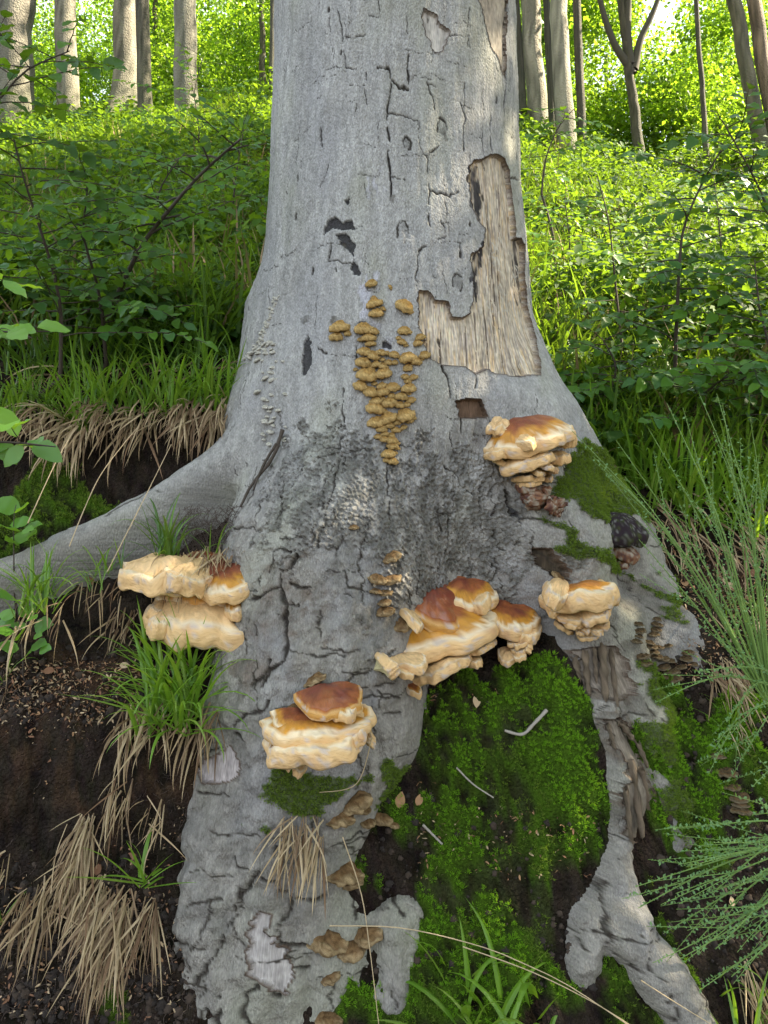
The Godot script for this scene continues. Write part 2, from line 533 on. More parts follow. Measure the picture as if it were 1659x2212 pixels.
	var dead2 := bare(VR, [660, 370, 740, 350, 850, 430, 900, 600, 960, 740, 1015, 930, 1000, 1070, 890, 1100, 820, 1080, 800, 800, 800, 600, 720, 510, 690, 480], 9, 0.012)
	var rot := bare(VM, [1540, 1195, 1620, 1190, 1659, 1215, 1700, 1330, 1690, 1370, 1620, 1330, 1545, 1240], 10, 0.025)
	for g in [[big, Color(0.55, 0.47, 0.36)], [strip, Color(0.36, 0.315, 0.26)], [hole, Color(0.50, 0.47, 0.43)], [small, Color(0.14, 0.09, 0.06)], [low, Color(0.40, 0.37, 0.35)], [low2, Color(0.38, 0.34, 0.33)], [dead, Color(0.25, 0.21, 0.17)], [dead2, Color(0.19, 0.16, 0.125)], [rot, Color(0.06, 0.045, 0.03)]]:
		paint(g[0], g[1], 1.0)
	for id in big:                                    # warm and grey streaks along the grain
		var j := id % NF; var i := id / NF
		var w := gn2.get_noise_2d(j * 0.035, i * 0.003)
		var w2 := gn2.get_noise_2d(j * 0.09 + 40.0, i * 0.005)
		var c := tint[id].lerp(Color(0.55, 0.385, 0.20), clampf(w * 2.2, 0, 0.7)).lerp(Color(0.36, 0.31, 0.28), clampf(-w2 * 2.6, 0, 0.8))
		var w3 := gn2.get_noise_2d(j * 0.42 + 90.0, i * 0.012)
		c = c * (1.0 + w3 * 0.75)
		if w2 > 0.22: c = c.lerp(Color(0.52, 0.48, 0.42), 0.6)
		tint[id] = Color(c.r, c.g, c.b, 1.0)
	paint(bark_area(VT, [1170, 905, 1240, 890, 1255, 1000, 1245, 1150, 1262, 1240, 1215, 1190, 1188, 1110, 1165, 985], 5.0), Color(0.035, 0.033, 0.038), 1.5, 1.3, 21)
	paint(bark_area(VT, [1182, 1380, 1215, 1368, 1252, 1345, 1250, 1420, 1225, 1500, 1232, 1640, 1215, 1650, 1195, 1500], 5.0), Color(0.035, 0.033, 0.038), 1.5, 1.3, 22)
	paint(bark_area(VT, [1425, 1300, 1450, 1310, 1466, 1500, 1478, 1640, 1455, 1650, 1440, 1500], 4.0), Color(0.06, 0.05, 0.045), 1.4, 1.3, 23)
	paint(bark_area(VT, [1240, 40, 1256, 60, 1262, 160, 1245, 130], 2.0), Color(0.05, 0.05, 0.06), 0.9, 1.0, 24)
	for k in 16:                                       # pale beetle threads on the bare wood
		var q := PackedVector2Array([to_sheet(Vector2(1045 + rng.randf() * 70 + k * 2.5, 520 + rng.randf() * 130))])
		for s in 7: q.append(q[-1] + Vector2(rng.randf_range(-8, 8), rng.randf_range(-9, 5)))
		for s in q.size() - 1:
			for t in 14:
				var p := q[s].lerp(q[s + 1], t / 14.0)
				var id := int(p.y) * NF + clampi(int(p.x), 0, NF - 1)
				if cls[id] == 2: tint[id] = Color(0.56, 0.52, 0.45, 1)
	for k in 26:                                       # drying splits along the grain
		var p := to_sheet(Vector2(rng.randf_range(915, 1150), rng.randf_range(640, 800)) if k % 2 else Vector2(rng.randf_range(1045, 1110), rng.randf_range(380, 640)))
		var q := PackedVector2Array([p])
		for s in 4: q.append(q[-1] + Vector2(rng.randf_range(-1, 1), -rng.randf_range(6, 18)))
		var id0 := clampi(int(p.y), 0, NR - 1) * NF + clampi(int(p.x), 0, NF - 1)
		if cls[id0] == 2:
			for s in 60:
				var z := q[s / 15].lerp(q[s / 15 + 1], (s % 15) / 15.0)
				var id := clampi(int(z.y), 0, NR - 1) * NF + clampi(int(z.x), 0, NF - 1)
				if cls[id] == 2:
					tint[id] = Color(0.10, 0.075, 0.055, 1.0)
					dep[id] = 0.021
	# black, sunken bark
	for o in [[VT, [375, 1285, 395, 1210, 430, 1185, 470, 1212, 500, 1205, 535, 1200, 540, 1250, 480, 1252, 420, 1240]], [VT, [440, 1270, 490, 1262, 550, 1330, 548, 1390, 510, 1372, 462, 1305]], [VT, [533, 1400, 555, 1438, 576, 1500, 532, 1492]], [VM, [255, 250, 262, 130, 295, 20, 312, 60, 316, 160, 275, 245]], [VT, [485, 1098, 522, 1080, 512, 1112]], [VT, [555, 1760, 610, 1755, 600, 1785]], [VM, [690, 55, 740, 60, 745, 100, 700, 95]], [VM, [1380, 900, 1400, 960, 1440, 1000, 1480, 1060, 1440, 1050, 1405, 1010]]]:
		var ids := bark_area(o[0], o[1], 3.0)
		for id in ids: dep[id] = 0.007
		paint(ids, Color(0.032, 0.031, 0.033), 0.94)
	for o in [[VT, [725, 1070, 755, 1060, 768, 1108, 735, 1130]], [VT, [470, 1320, 510, 1310, 545, 1380, 500, 1380]], [VT, [420, 1730, 460, 1725, 470, 1765, 420, 1770]], [VT, [250, 1730, 300, 1710, 320, 1740, 270, 1770]], [VT, [1020, 680, 1060, 690, 1050, 770, 1030, 760]]]:
		paint(bark_area(o[0], o[1], 4.0), Color(0.10, 0.085, 0.06), 0.75, 1.2, 25)
	# cracks that can be told one by one
	var W := [[VT, 1.2, [455, 55, 480, 150, 490, 300, 500, 370, 560, 370]], [VT, 1.0, [680, 0, 682, 60, 675, 95, 620, 75]], [VT, 2.2, [672, 368, 735, 372, 745, 430, 748, 500, 725, 600, 728, 700, 745, 800, 725, 825, 740, 900, 745, 1000, 745, 1060]], [VT, 2.2, [750, 440, 790, 470, 845, 478]], [VT, 2.0, [845, 300, 838, 380, 845, 470]],
		[VT, 1.7, [1020, 790, 955, 830, 945, 920, 955, 1030, 950, 1120, 955, 1230]], [VT, 1.6, [940, 1340, 900, 1362, 885, 1500, 890, 1585]], [VT, 1.7, [955, 1030, 1000, 1050, 1070, 1065, 1110, 1045]], [VT, 2.2, [1295, 630, 1290, 700, 1292, 780, 1302, 845]], [VT, 1.5, [1120, 560, 1150, 640, 1135, 720, 1140, 820]], [VT, 1.3, [1150, 450, 1140, 600]], [VT, 2.6, [1388, 0, 1372, 200, 1372, 400, 1362, 560, 1366, 690]], [VT, 1.2, [400, 890, 380, 960, 355, 1010]], [VT, 1.2, [610, 390, 600, 500, 615, 570]],
		[VT, 1.2, [735, 620, 830, 630, 890, 655, 900, 760]], [VT, 1.3, [745, 960, 830, 970]], [VT, 1.2, [415, 1330, 410, 1420, 540, 1430]], [VT, 1.2, [1125, 1320, 1130, 1400, 1175, 1400]], [VT, 1.2, [560, 560, 550, 640]], [VT, 1.2, [480, 205, 560, 200, 605, 190]], [VT, 1.0, [520, 465, 600, 465]], [VT, 1.2, [1180, 180, 1160, 120, 1170, 40]], [VT, 1.1, [835, 90, 832, 160, 845, 210]], [VT, 1.2, [1060, 200, 1130, 195, 1170, 200, 1175, 260]], [VT, 1.6, [1160, 150, 1165, 245]],
		[VT, 1.3, [990, 470, 940, 450, 975, 540, 985, 600]], [VT, 1.4, [1390, 960, 1440, 980]], [VT, 1.2, [370, 590, 355, 640]], [VT, 1.2, [365, 700, 370, 800]], [VT, 1.0, [900, 660, 900, 800, 940, 860]], [VT, 1.1, [1180, 840, 1175, 900]], [VT, 1.2, [1020, 1200, 1050, 1280, 1000, 1310]],
		[VM, 1.5, [485, 320, 480, 420, 490, 500]], [VM, 1.4, [500, 570, 465, 590, 470, 690, 440, 800, 430, 880, 400, 960, 385, 1060, 345, 1140, 340, 1190]], [VM, 2.4, [230, 1220, 200, 1290, 135, 1340, 140, 1440, 170, 1500, 165, 1620, 185, 1690, 170, 1800, 60, 1870, 50, 1930]], [VM, 2.6, [135, 1400, 90, 1420, 0, 1465, -60, 1475]], [VM, 1.8, [190, 1380, 230, 1395, 300, 1400]], [VM, 1.7, [140, 1440, 190, 1495, 260, 1490]], [VM, 1.5, [100, 1205, 150, 1195, 200, 1215]],
		[VM, 1.3, [490, 1310, 520, 1400, 580, 1420, 640, 1440]], [VM, 1.2, [560, 1460, 490, 1440]], [VM, 1.3, [590, 1570, 580, 1640]], [VM, 1.7, [1020, 195, 1060, 270, 1070, 370]], [VM, 1.7, [1210, 230, 1205, 320]], [VM, 1.6, [1240, 390, 1270, 450, 1305, 520]], [VM, 1.4, [1065, 550, 1080, 640, 1090, 690]], [VM, 1.5, [1125, 480, 1128, 560]], [VM, 1.6, [1040, 740, 1100, 780, 1120, 850]], [VM, 1.4, [1000, 990, 1050, 1000, 1100, 990]], [VM, 1.8, [1310, 1090, 1320, 1180, 1370, 1195]], [VM, 2.2, [1380, 860, 1390, 940, 1400, 1000]],
		[VM, 1.7, [1190, 1460, 1250, 1400, 1310, 1360, 1340, 1300, 1300, 1270]], [VM, 1.6, [1500, 1600, 1560, 1560, 1620, 1545]], [VM, 1.4, [560, 80, 555, 160]], [VM, 1.4, [350, 95, 370, 120, 395, 130]], [VM, 1.6, [725, 640, 722, 760, 730, 900, 740, 1000, 735, 1070]], [VM, 1.5, [1055, 990, 1060, 1150, 1030, 1290]], [VM, 2.0, [1560, 1200, 1680, 1290]], [VM, 1.4, [1420, 1170, 1460, 1160]],
		[VB, 2.4, [90, 0, 75, 60, 0, 130]], [VB, 2.0, [80, 220, 70, 260, 0, 290]], [VB, 1.3, [410, 160, 500, 130, 560, 70, 640, 60]], [VB, 1.3, [660, 140, 760, 120, 830, 60]], [VB, 1.2, [620, 200, 720, 190, 800, 200]], [VB, 1.2, [700, 300, 790, 290]], [VB, 2.2, [40, 1190, 110, 1210, 140, 1260, 185, 1310, 300, 1300, 380, 1295]], [VB, 1.8, [185, 1310, 180, 1390, 130, 1430]], [VB, 1.8, [100, 1540, 180, 1560, 270, 1550, 300, 1560]], [VB, 1.5, [190, 1600, 220, 1660, 300, 1680]], [VB, 2.0, [0, 1780, 90, 1790, 130, 1850]],
		[VB, 2.2, [620, 1300, 700, 1310, 730, 1360]], [VB, 2.2, [770, 1230, 760, 1290, 800, 1380, 830, 1400]], [VB, 1.3, [640, 1700, 700, 1700]], [VB, 1.3, [780, 1680, 830, 1700]],
		[VL, 2.6, [1600, 60, 1570, 130]], [VL, 2.0, [1390, 390, 1450, 330, 1580, 300, 1590, 250]], [VL, 1.8, [1390, 440, 1480, 500]], [VL, 1.6, [1150, 570, 1240, 560, 1300, 510]], [VL, 1.8, [1180, 770, 1260, 810, 1330, 790, 1390, 840]], [VL, 2.2, [1380, 1180, 1400, 1240, 1470, 1240, 1540, 1260, 1480, 1340, 1400, 1440, 1370, 1560, 1300, 1700, 1230, 1810, 1150, 1930]], [VL, 1.6, [1540, 1260, 1600, 1180, 1650, 1110]], [VL, 1.8, [1020, 1610, 1070, 1660, 1140, 1690]], [VL, 1.5, [1140, 1700, 1230, 1720]], [VL, 1.5, [1130, 1450, 1230, 1430, 1320, 1420]],
		[VL, 2.4, [1210, 2060, 1250, 2110, 1290, 2120, 1320, 2060, 1300, 2000]], [VL, 2.2, [1280, 2120, 1285, 2180]], [VL, 1.8, [1440, 2000, 1480, 1960, 1540, 1940]], [VL, 1.6, [1440, 2000, 1440, 2100, 1480, 2160]],
		[VR, 2.4, [545, 1290, 545, 1370, 610, 1440, 650, 1520, 655, 1620, 680, 1680, 740, 1700]], [VR, 2.2, [720, 1770, 760, 1810, 800, 1830, 840, 1870]], [VR, 1.8, [490, 1680, 500, 1740]], [VR, 2.2, [520, 1630, 580, 1640, 640, 1630]], [VR, 1.6, [640, 710, 700, 750, 750, 745]], [VR, 1.4, [620, 905, 700, 920]], [VR, 1.4, [640, 1060, 720, 1060, 800, 1080]], [VR, 1.4, [650, 1180, 760, 1190, 800, 1220]], [VR, 1.6, [590, 380, 660, 370, 750, 350]], [VR, 1.6, [570, 320, 660, 270]]]
	for c in W: crack(c[0], c[2], c[1] * (0.24 if c[0] == VR else 0.42) - 0.16, 0.003 + 0.0025 * c[1], 1.3)
	# and the many short ones between
	for k in 460:
		var p := Vector2(rng.randf_range(70, NF - 60), rng.randf_range(480, NR - 10))
		if k % 5 > 1: p.y = rng.randf_range(80, 480)
		var q := PackedVector2Array([p])
		var flat := rng.randf() < 0.45
		for s in rng.randi_range(2, 5):
			q.append(q[-1] + (Vector2(rng.randf_range(3, 9), rng.randf_range(-2, 2)) if flat else Vector2(rng.randf_range(-3, 3), rng.randf_range(-10, -3))))
		if cls[clampi(int(p.y), 0, NR - 1) * NF + int(p.x)] < 2: crack_line(q, rng.randf_range(0.0, 0.2) + (0.22 if p.y < 480 else 0.0), 0.002, 1.6)
	for k in 40:                                       # small dark pits
		var p := Vector2(rng.randf_range(80, NF - 80), rng.randf_range(400, NR - 10))
		crack_line(PackedVector2Array([p, p + Vector2(rng.randf_range(-1, 1), rng.randf_range(1, 5))]), rng.randf_range(0.8, 1.5), 0.004, 1.0)
	# moss that grows on the roots
	for o in [[1240, 945, 1290, 965, 1340, 1010, 1385, 1075, 1400, 1125, 1330, 1130, 1280, 1120, 1235, 1090, 1205, 1060, 1225, 1010], [1190, 1135, 1240, 1150, 1300, 1180, 1340, 1215, 1330, 1245, 1270, 1215, 1210, 1170], [1370, 1230, 1420, 1260, 1470, 1320, 1440, 1345, 1390, 1290], [1450, 1215, 1500, 1270, 1500, 1310, 1460, 1270],
		[1370, 1440, 1415, 1450, 1445, 1520, 1430, 1540, 1370, 1500], [1400, 1580, 1440, 1540, 1500, 1580, 1540, 1680, 1490, 1820, 1430, 1760], [575, 1660, 640, 1665, 760, 1660, 765, 1700, 700, 1745, 600, 1740, 565, 1700], [540, 1795, 575, 1800, 570, 1820, 545, 1820], [830, 1660, 880, 1640, 920, 1700, 900, 1750, 830, 1745]]:
		for id in bark_area(V1, o, 8.0): mossy[id] = 1.0

func build_beech() -> void:
	mark_beech()
	var root := thing("beech_tree", "massive dead grey beech trunk with cracked peeling bark and spreading roots", "tree", Vector3(AXX, 0, AXZ))
	var NC := NF + NB
	var angles := PackedFloat32Array()
	for j in NF: angles.append((j - (NF - 1) * 0.5) * DA)
	var edge := angles[NF - 1]
	for j in NB: angles.append(edge + (TAU - 2.0 * edge) * (j + 1) / (NB + 1))
	var ups := PackedFloat32Array()
	for i in NR: ups.append(YB + i * DR)
	for i in 40: ups.append(ups[-1] + 0.02 + i * 0.013)
	var H := ups.size()
	var P := PackedVector3Array(); P.resize(H * NC)
	var C := PackedColorArray(); C.resize(H * NC)
	var U := PackedVector2Array(); U.resize(H * NC)
	var n1 := nz(31, 5.0, 3); var n2 := nz(32, 60.0, 2); var n3 := nz(33, 26.0, 3); var n4 := nz(34, 3.0, 4)
	var flake := nz(35, 75.0, 2)
	var spot := nz(36, 70.0, 3)
	var hatch := nz(37, 150.0, 2)
	for i in H:
		var y := ups[i]
		for j in NC:
			var a := angles[j]
			var sa := sin(a); var ca := cos(a)
			var front := j < NF and i < NR
			var id := i * NF + j
			var k := cls[id] if front else 0
			var r := rad(a if a <= PI else a - TAU, y)
			var q := Vector3(sa * r, y, ca * r)
			var wave := n1.get_noise_3d(q.x * 1.5, y * 0.45, q.z * 1.5)
			var streak := n3.get_noise_3d(q.x, y * 0.13, q.z)
			var blot := n4.get_noise_3d(q.x, y * 0.5, q.z)
			var fine := n2.get_noise_3d(q.x, y * 0.7, q.z)
			var bump := wave * 0.012 + streak * 0.0022 + fine * 0.0012
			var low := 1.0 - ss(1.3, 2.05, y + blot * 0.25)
			if k == 1:
				var fl := flake.get_noise_3d(q.x, y, q.z)
				bump += fl * 0.014 - 0.001
			elif k >= 2:
				bump = wave * 0.010 + n3.get_noise_3d(q.x * 1.7, y * 0.06, q.z * 1.7) * 0.003
			else:
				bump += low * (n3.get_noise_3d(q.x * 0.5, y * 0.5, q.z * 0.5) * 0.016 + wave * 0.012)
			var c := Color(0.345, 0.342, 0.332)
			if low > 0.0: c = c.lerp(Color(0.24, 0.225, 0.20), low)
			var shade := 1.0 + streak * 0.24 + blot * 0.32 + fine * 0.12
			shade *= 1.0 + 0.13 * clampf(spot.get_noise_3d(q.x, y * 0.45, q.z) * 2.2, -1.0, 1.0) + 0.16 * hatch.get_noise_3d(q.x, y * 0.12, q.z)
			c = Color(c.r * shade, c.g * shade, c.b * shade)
			c = c.lerp(Color(0.26, 0.265, 0.195), clampf(blot * 1.4 - 0.15, 0.0, 0.45))
			c = c.lerp(Color(0.37, 0.37, 0.385), clampf(-blot * 1.2 - 0.1, 0.0, 0.4))
			var dd := 0.0
			if front:
				var t := tint[id]
				if t.a > 0.0:
					var m := 1.0 + streak * 0.4 + fine * 0.3
					c = c.lerp(Color(t.r * m, t.g * m, t.b * m), t.a)
				dd = dep[id]
				if dark[id] > 0.0: c = c.lerp(Color(0.03, 0.024, 0.018), dark[id] * 0.93)
				if mossy[id] > 0.0:
					c = c.lerp(Color(0.055, 0.085, 0.012), 0.85)
					bump += 0.006 + fine * 0.008
				if k < 2 and i > 0 and j > 0 and i < NR - 1 and j < NF - 1 and (cls[id + 1] > 1 or cls[id - 1] > 1 or cls[id + NF] > 1 or cls[id - NF] > 1):
					c = Color(0.10, 0.07, 0.05); bump += 0.003          # the broken edge of the bark
			r += bump - dd
			var kk := i * NC + j
			P[kk] = Vector3(sa * r, y, ca * r)
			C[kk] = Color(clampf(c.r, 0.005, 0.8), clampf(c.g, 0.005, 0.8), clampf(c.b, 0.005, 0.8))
			U[kk] = Vector2(a * 0.5, -y)
	var N := PackedVector3Array(); N.resize(H * NC)
	for i in H:
		var up := mini(i + 1, H - 1) * NC; var dn := maxi(i - 1, 0) * NC
		for j in NC:
			var jr := 0 if j == NC - 1 else j + 1
			var jl := NC - 1 if j == 0 else j - 1
			N[i * NC + j] = (P[i * NC + jr] - P[i * NC + jl]).cross(P[up + j] - P[dn + j]).normalized()
	var lists: Array[PackedInt32Array] = []
	for k in 12: lists.append(PackedInt32Array())
	for i in H - 1:
		for j in NC:
			var j2 := (j + 1) % NC
			var k := 0
			if i < NR - 1 and j < NF - 1:
				var id := i * NF + j
				k = cls[id]
				if k > 1 and (cls[id + 1] != k or cls[id + NF] != k or cls[id + NF + 1] != k): k = 0
			var a := i * NC + j; var b := i * NC + j2; var c := a + NC; var d := b + NC
			lists[k].append(a); lists[k].append(c); lists[k].append(b)
			lists[k].append(b); lists[k].append(c); lists[k].append(d)
	var whole := ArrayMesh.new()
	for k in 2:
		var arr := []
		arr.resize(Mesh.ARRAY_MAX)
		arr[Mesh.ARRAY_VERTEX] = P; arr[Mesh.ARRAY_NORMAL] = N; arr[Mesh.ARRAY_COLOR] = C; arr[Mesh.ARRAY_TEX_UV] = U; arr[Mesh.ARRAY_INDEX] = lists[k]
		if k == 1: arr = compact(P, N, C, U, lists[1])
		whole.add_surface_from_arrays(Mesh.PRIMITIVE_TRIANGLES, arr)
		whole.surface_set_material(k, mats.bark if k == 0 else mats.flaky)
	obj("trunk", whole, null, root)
	var what := ["long strip of bare pale wood with black stain", "narrow bare strip near the top", "small whitish bare patch near the top", "small square hole in the bark", "bare weathered patch at the foot", "small whitened patch beside the soil", "split weathered wood below the right fungus", "rotten split wood along the right root", "rotten hollow"]
	for k in range(2, 11):
		if lists[k].size() == 0: continue
		var m := ArrayMesh.new()
		m.add_surface_from_arrays(Mesh.PRIMITIVE_TRIANGLES, compact(P, N, C, U, lists[k]))
		tag(obj("exposed_wood", m, mats.wood, root), what[k - 2])
	# moss tufts on the roots
	var spots: Array[Transform3D] = []
	for id in NF * NR:
		if mossy[id] > 0.0:
			var i := id / NF; var j := id % NF
			var k := i * NC + j
			var p := P[k] + Vector3(AXX, 0, AXZ)
			if p.y < ground(p.x, p.z) - 0.02: continue
			for s in 2:
				if rng.randf() < 0.45: spots.append(moss_at(p + Vector3(rng.randf_range(-1, 1), rng.randf_range(-1, 1), 0) * 0.004, N[k], 0.8))
	tag(multi("root_moss", moss_mesh(3), mats.moss2, spots), "olive green moss cushions growing over the beech roots", "moss")

func compact(P: PackedVector3Array, N: PackedVector3Array, C: PackedColorArray, U: PackedVector2Array, L: PackedInt32Array) -> Array:
	var map := {}
	var p := PackedVector3Array(); var n := PackedVector3Array(); var c := PackedColorArray(); var u := PackedVector2Array(); var ix := PackedInt32Array()
	for k in L:
		if not map.has(k):
			map[k] = p.size()
			p.append(P[k]); n.append(N[k]); c.append(C[k]); u.append(U[k])
		ix.append(map[k])
	var arr := []
	arr.resize(Mesh.ARRAY_MAX)
	arr[Mesh.ARRAY_VERTEX] = p; arr[Mesh.ARRAY_NORMAL] = n; arr[Mesh.ARRAY_COLOR] = c; arr[Mesh.ARRAY_TEX_UV] = u; arr[Mesh.ARRAY_INDEX] = ix
	return arr

func moss_mesh(s: int) -> ArrayMesh:
	var r := RandomNumberGenerator.new()
	r.seed = s
	var st := mb()
	for k in 15:
		var a := r.randf() * TAU
		var out := Vector3(cos(a), 0, sin(a))
		var side := Vector3(-sin(a), 0, cos(a))
		var b := out * r.randf() * 0.005
		var t := b + out * r.randf_range(0.001, 0.005) + Vector3.UP * r.randf_range(0.004, 0.009)
		st.add_vertex(b - side * 0.0010); st.add_vertex(t); st.add_vertex(b + side * 0.0010)
	return done(st)

func moss_at(p: Vector3, n: Vector3, size := 1.0) -> Transform3D:
	n = (n + Vector3.UP * 0.35).normalized()
	var b := facing(Vector3(rng.randf() - 0.5, rng.randf() - 0.5, rng.randf() - 0.5).cross(n), n)
	return Transform3D(b.scaled(Vector3.ONE * size * rng.randf_range(0.7, 1.5)), p)

# --- ground sheet ---------------------------------------------------------------------------------------------------------------------------
const GX := 230
const GZ := 205
const GXA := -1.6
const GXS := 0.014
const GZA := -1.6
const GZS := 0.0105
var gmoss := PackedFloat32Array()
var glit := PackedFloat32Array()

func ground_area(pts: Array, fray := 6.0) -> PackedInt32Array:
	var q := PackedVector2Array()
	for p in view(V1, pts):
		var h := cast(p.x, p.y, 2, 6.0)
		q.append(Vector2((h.x - GXA) / GXS, (GZA - h.z) / GZS))
	return inside(q, GX, GZ, fray, pts.size() * 3 + int(pts[0]))

func build_ground() -> void:
	gmoss.resize(GX * GZ); glit.resize(GX * GZ)
	for o in [[900, 1480, 960, 1570, 1040, 1500, 1150, 1510, 1265, 1540, 1310, 1600, 1300, 1750, 1290, 1890, 1215, 1930, 1205, 2050, 1270, 2140, 1290, 2230, 700, 2230, 760, 2130, 890, 2080, 900, 1950, 930, 1850, 850, 1900, 780, 1930, 740, 1850, 750, 1780, 870, 1770], [1390, 2050, 1460, 2120, 1500, 2240, 1270, 2240, 1290, 2130],
		[1370, 1440, 1430, 1450, 1530, 1600, 1560, 1700, 1500, 1830, 1420, 1760, 1390, 1600], [1360, 1880, 1450, 1920, 1520, 2050, 1450, 2080, 1390, 1990], [0, 1080, 120, 1050, 260, 1060, 320, 1040, 300, 1110, 180, 1160, 60, 1200, 0, 1240], [1590, 1500, 1659, 1560, 1659, 1720, 1570, 1740, 1540, 1620], [180, 2130, 270, 2140, 280, 2212, 150, 2212], [1240, 950, 1330, 1000, 1410, 1120, 1330, 1160]]:
		for id in ground_area(o): gmoss[id] = 1.0
	for o in [[1120, 1745, 1180, 1735, 1235, 1800, 1245, 1850, 1190, 1900, 1140, 1830], [1000, 1640, 1100, 1640, 1200, 1700, 1180, 1740, 1080, 1700, 960, 1660], [900, 1490, 1010, 1500, 1120, 1495, 1090, 1545, 950, 1540], [930, 1780, 1010, 1780, 1080, 1850, 1110, 1930, 1060, 1960, 970, 1900], [880, 1700, 940, 1700, 960, 1800, 890, 1800], [1080, 1790, 1130, 1700, 1200, 1720, 1250, 1800, 1240, 1880, 1180, 1930, 1120, 1880], [1020, 1900, 1090, 1880, 1110, 1960, 1050, 1990]]:
		for id in ground_area(o, 9.0): gmoss[id] *= 0.22
	for o in [[0, 1660, 200, 1655, 400, 1640, 420, 1690, 200, 1720, 0, 1740], [140, 1560, 260, 1500, 420, 1560, 380, 1640, 200, 1650], [0, 1420, 150, 1380, 260, 1400, 240, 1480, 0, 1500], [1480, 1200, 1659, 1230, 1659, 1400, 1540, 1350], [300, 1960, 250, 1930, 240, 1830, 290, 1800]]:
		for id in ground_area(o, 9.0): glit[id] = 1.0
	var xs := PackedFloat32Array(); var zs := PackedFloat32Array()
	var e := 0.03
	var side := PackedFloat32Array()
	var x := GXA + (GX - 1) * GXS
	while x < 130.0:
		x += e; e *= 1.13; side.append(x)
	for k in range(side.size() - 1, -1, -1): xs.append(-side[k])
	for k in GX: xs.append(GXA + k * GXS)
	xs.append_array(side)
	var ox := side.size()
	for z in [90.0, 45.0, 22.0, 11.0, 6.0, 3.0, 1.5, 0.5, -0.3, -0.9, -1.3, -1.5]: zs.append(z)
	var oz := zs.size()
	for k in GZ: zs.append(GZA - k * GZS)
	e = 0.02
	while zs[-1] > -190.0:
		zs.append(zs[-1] - e); e *= 1.055
	var W := xs.size(); var H := zs.size()
	var P := PackedVector3Array(); var C := PackedColorArray()
	var n1 := nz(41, 14.0, 4); var n2 := nz(42, 1.2, 3); var n3 := nz(43, 60.0, 3)
	for i in H:
		for j in W:
			var gx := j - ox; var gz := i - oz
			var fine := gx >= 0 and gx < GX and gz >= 0 and gz < GZ
			var y := ground(xs[j], zs[i])
			var a := n1.get_noise_3d(xs[j], y, zs[i])
			var b := n2.get_noise_2d(xs[j], zs[i])
			var c := Color(0.028, 0.021, 0.016) * (1.0 + a * 1.2)
			if fine:
				var id := gz * GX + gx
				var f := n3.get_noise_3d(xs[j], y, zs[i])
				y += f * 0.018 + maxf(0.0, a) * 0.02
				if gmoss[id] > 0.0:
					var m := clampf(gmoss[id] * (0.78 + a * 2.0 + b * 0.6), 0.0, 1.0)
					gmoss[id] = m
					y += m * (0.012 + maxf(0.0, n1.get_noise_3d(xs[j] * 1.5 + 9.0, y * 1.5, zs[i] * 1.5)) * 0.05)
					c = c.lerp(Color(0.055, 0.11, 0.008), m)
				if glit[id] > 0.0: c = c.lerp(Color(0.07, 0.042, 0.026) * (1.0 + f), 0.55)
			else:
				var d := -zs[i]
				if d > 0.0 or absf(xs[j]) > 1.5: c = c.lerp(Color(0.055, 0.047, 0.028) * (1.0 + a * 0.7), ss(2.6, 4.0, maxf(d, absf(xs[j]) + 1.0)))
				if d < 1.4: c = Color(0.10, 0.085, 0.06) * (1.0 + a * 0.6)
				c = c.lerp(Color(0.045, 0.06, 0.015), clampf(b * 1.2 + 0.1, 0.0, 0.7) * ss(2.8, 4.0, d))
			c.a = 1.0
			P.append(Vector3(xs[j], y, zs[i])); C.append(c)
	var g := obj("ground", grid_mesh(P, C, H, W, 0, H - 1, false, 1.0), mats.soil)
	tag(g, "", "", "", "structure")
	g.set_meta("label", "dark steep woodland bank rising to a wooded slope")
	# living moss on it
	var spots: Array[Transform3D] = []
	var dry: Array[Transform3D] = []
	for id in GX * GZ:
		var m := gmoss[id]
		if m < 0.25: continue
		var gx := id % GX; var gz := id / GX
		var k := (gz + oz) * W + gx + ox
		var p := P[k]
		if tree_gap(p) < -0.03: continue
		var n := (P[k + 1] - P[k - 1]).cross(P[k + W] - P[k - W]).normalized()
		if n.y < 0: n = -n
		for s in 4:
			if rng.randf() < m * 0.85:
				var q := p + (P[k + 1] - p) * rng.randf() + (P[k + W] - p) * rng.randf()
				if b_noise(q) + 0.5 * b_noise(q * 5.0) > 0.12 or gx < 90: dry.append(moss_at(q, n, 0.95))
				else: spots.append(moss_at(q, n, 1.0))
	tag(multi("bank_moss", moss_mesh(1), mats.moss, spots), "bright green moss carpeting the bank between the roots", "moss")
	tag(multi("bank_moss", moss_mesh(2), mats.moss2, dry), "duller olive moss in patches on the bank", "moss")

func b_noise(p: Vector3) -> float:
	return gn2.get_noise_2d(p.x * 0.5 + 31.0, p.z * 0.5)

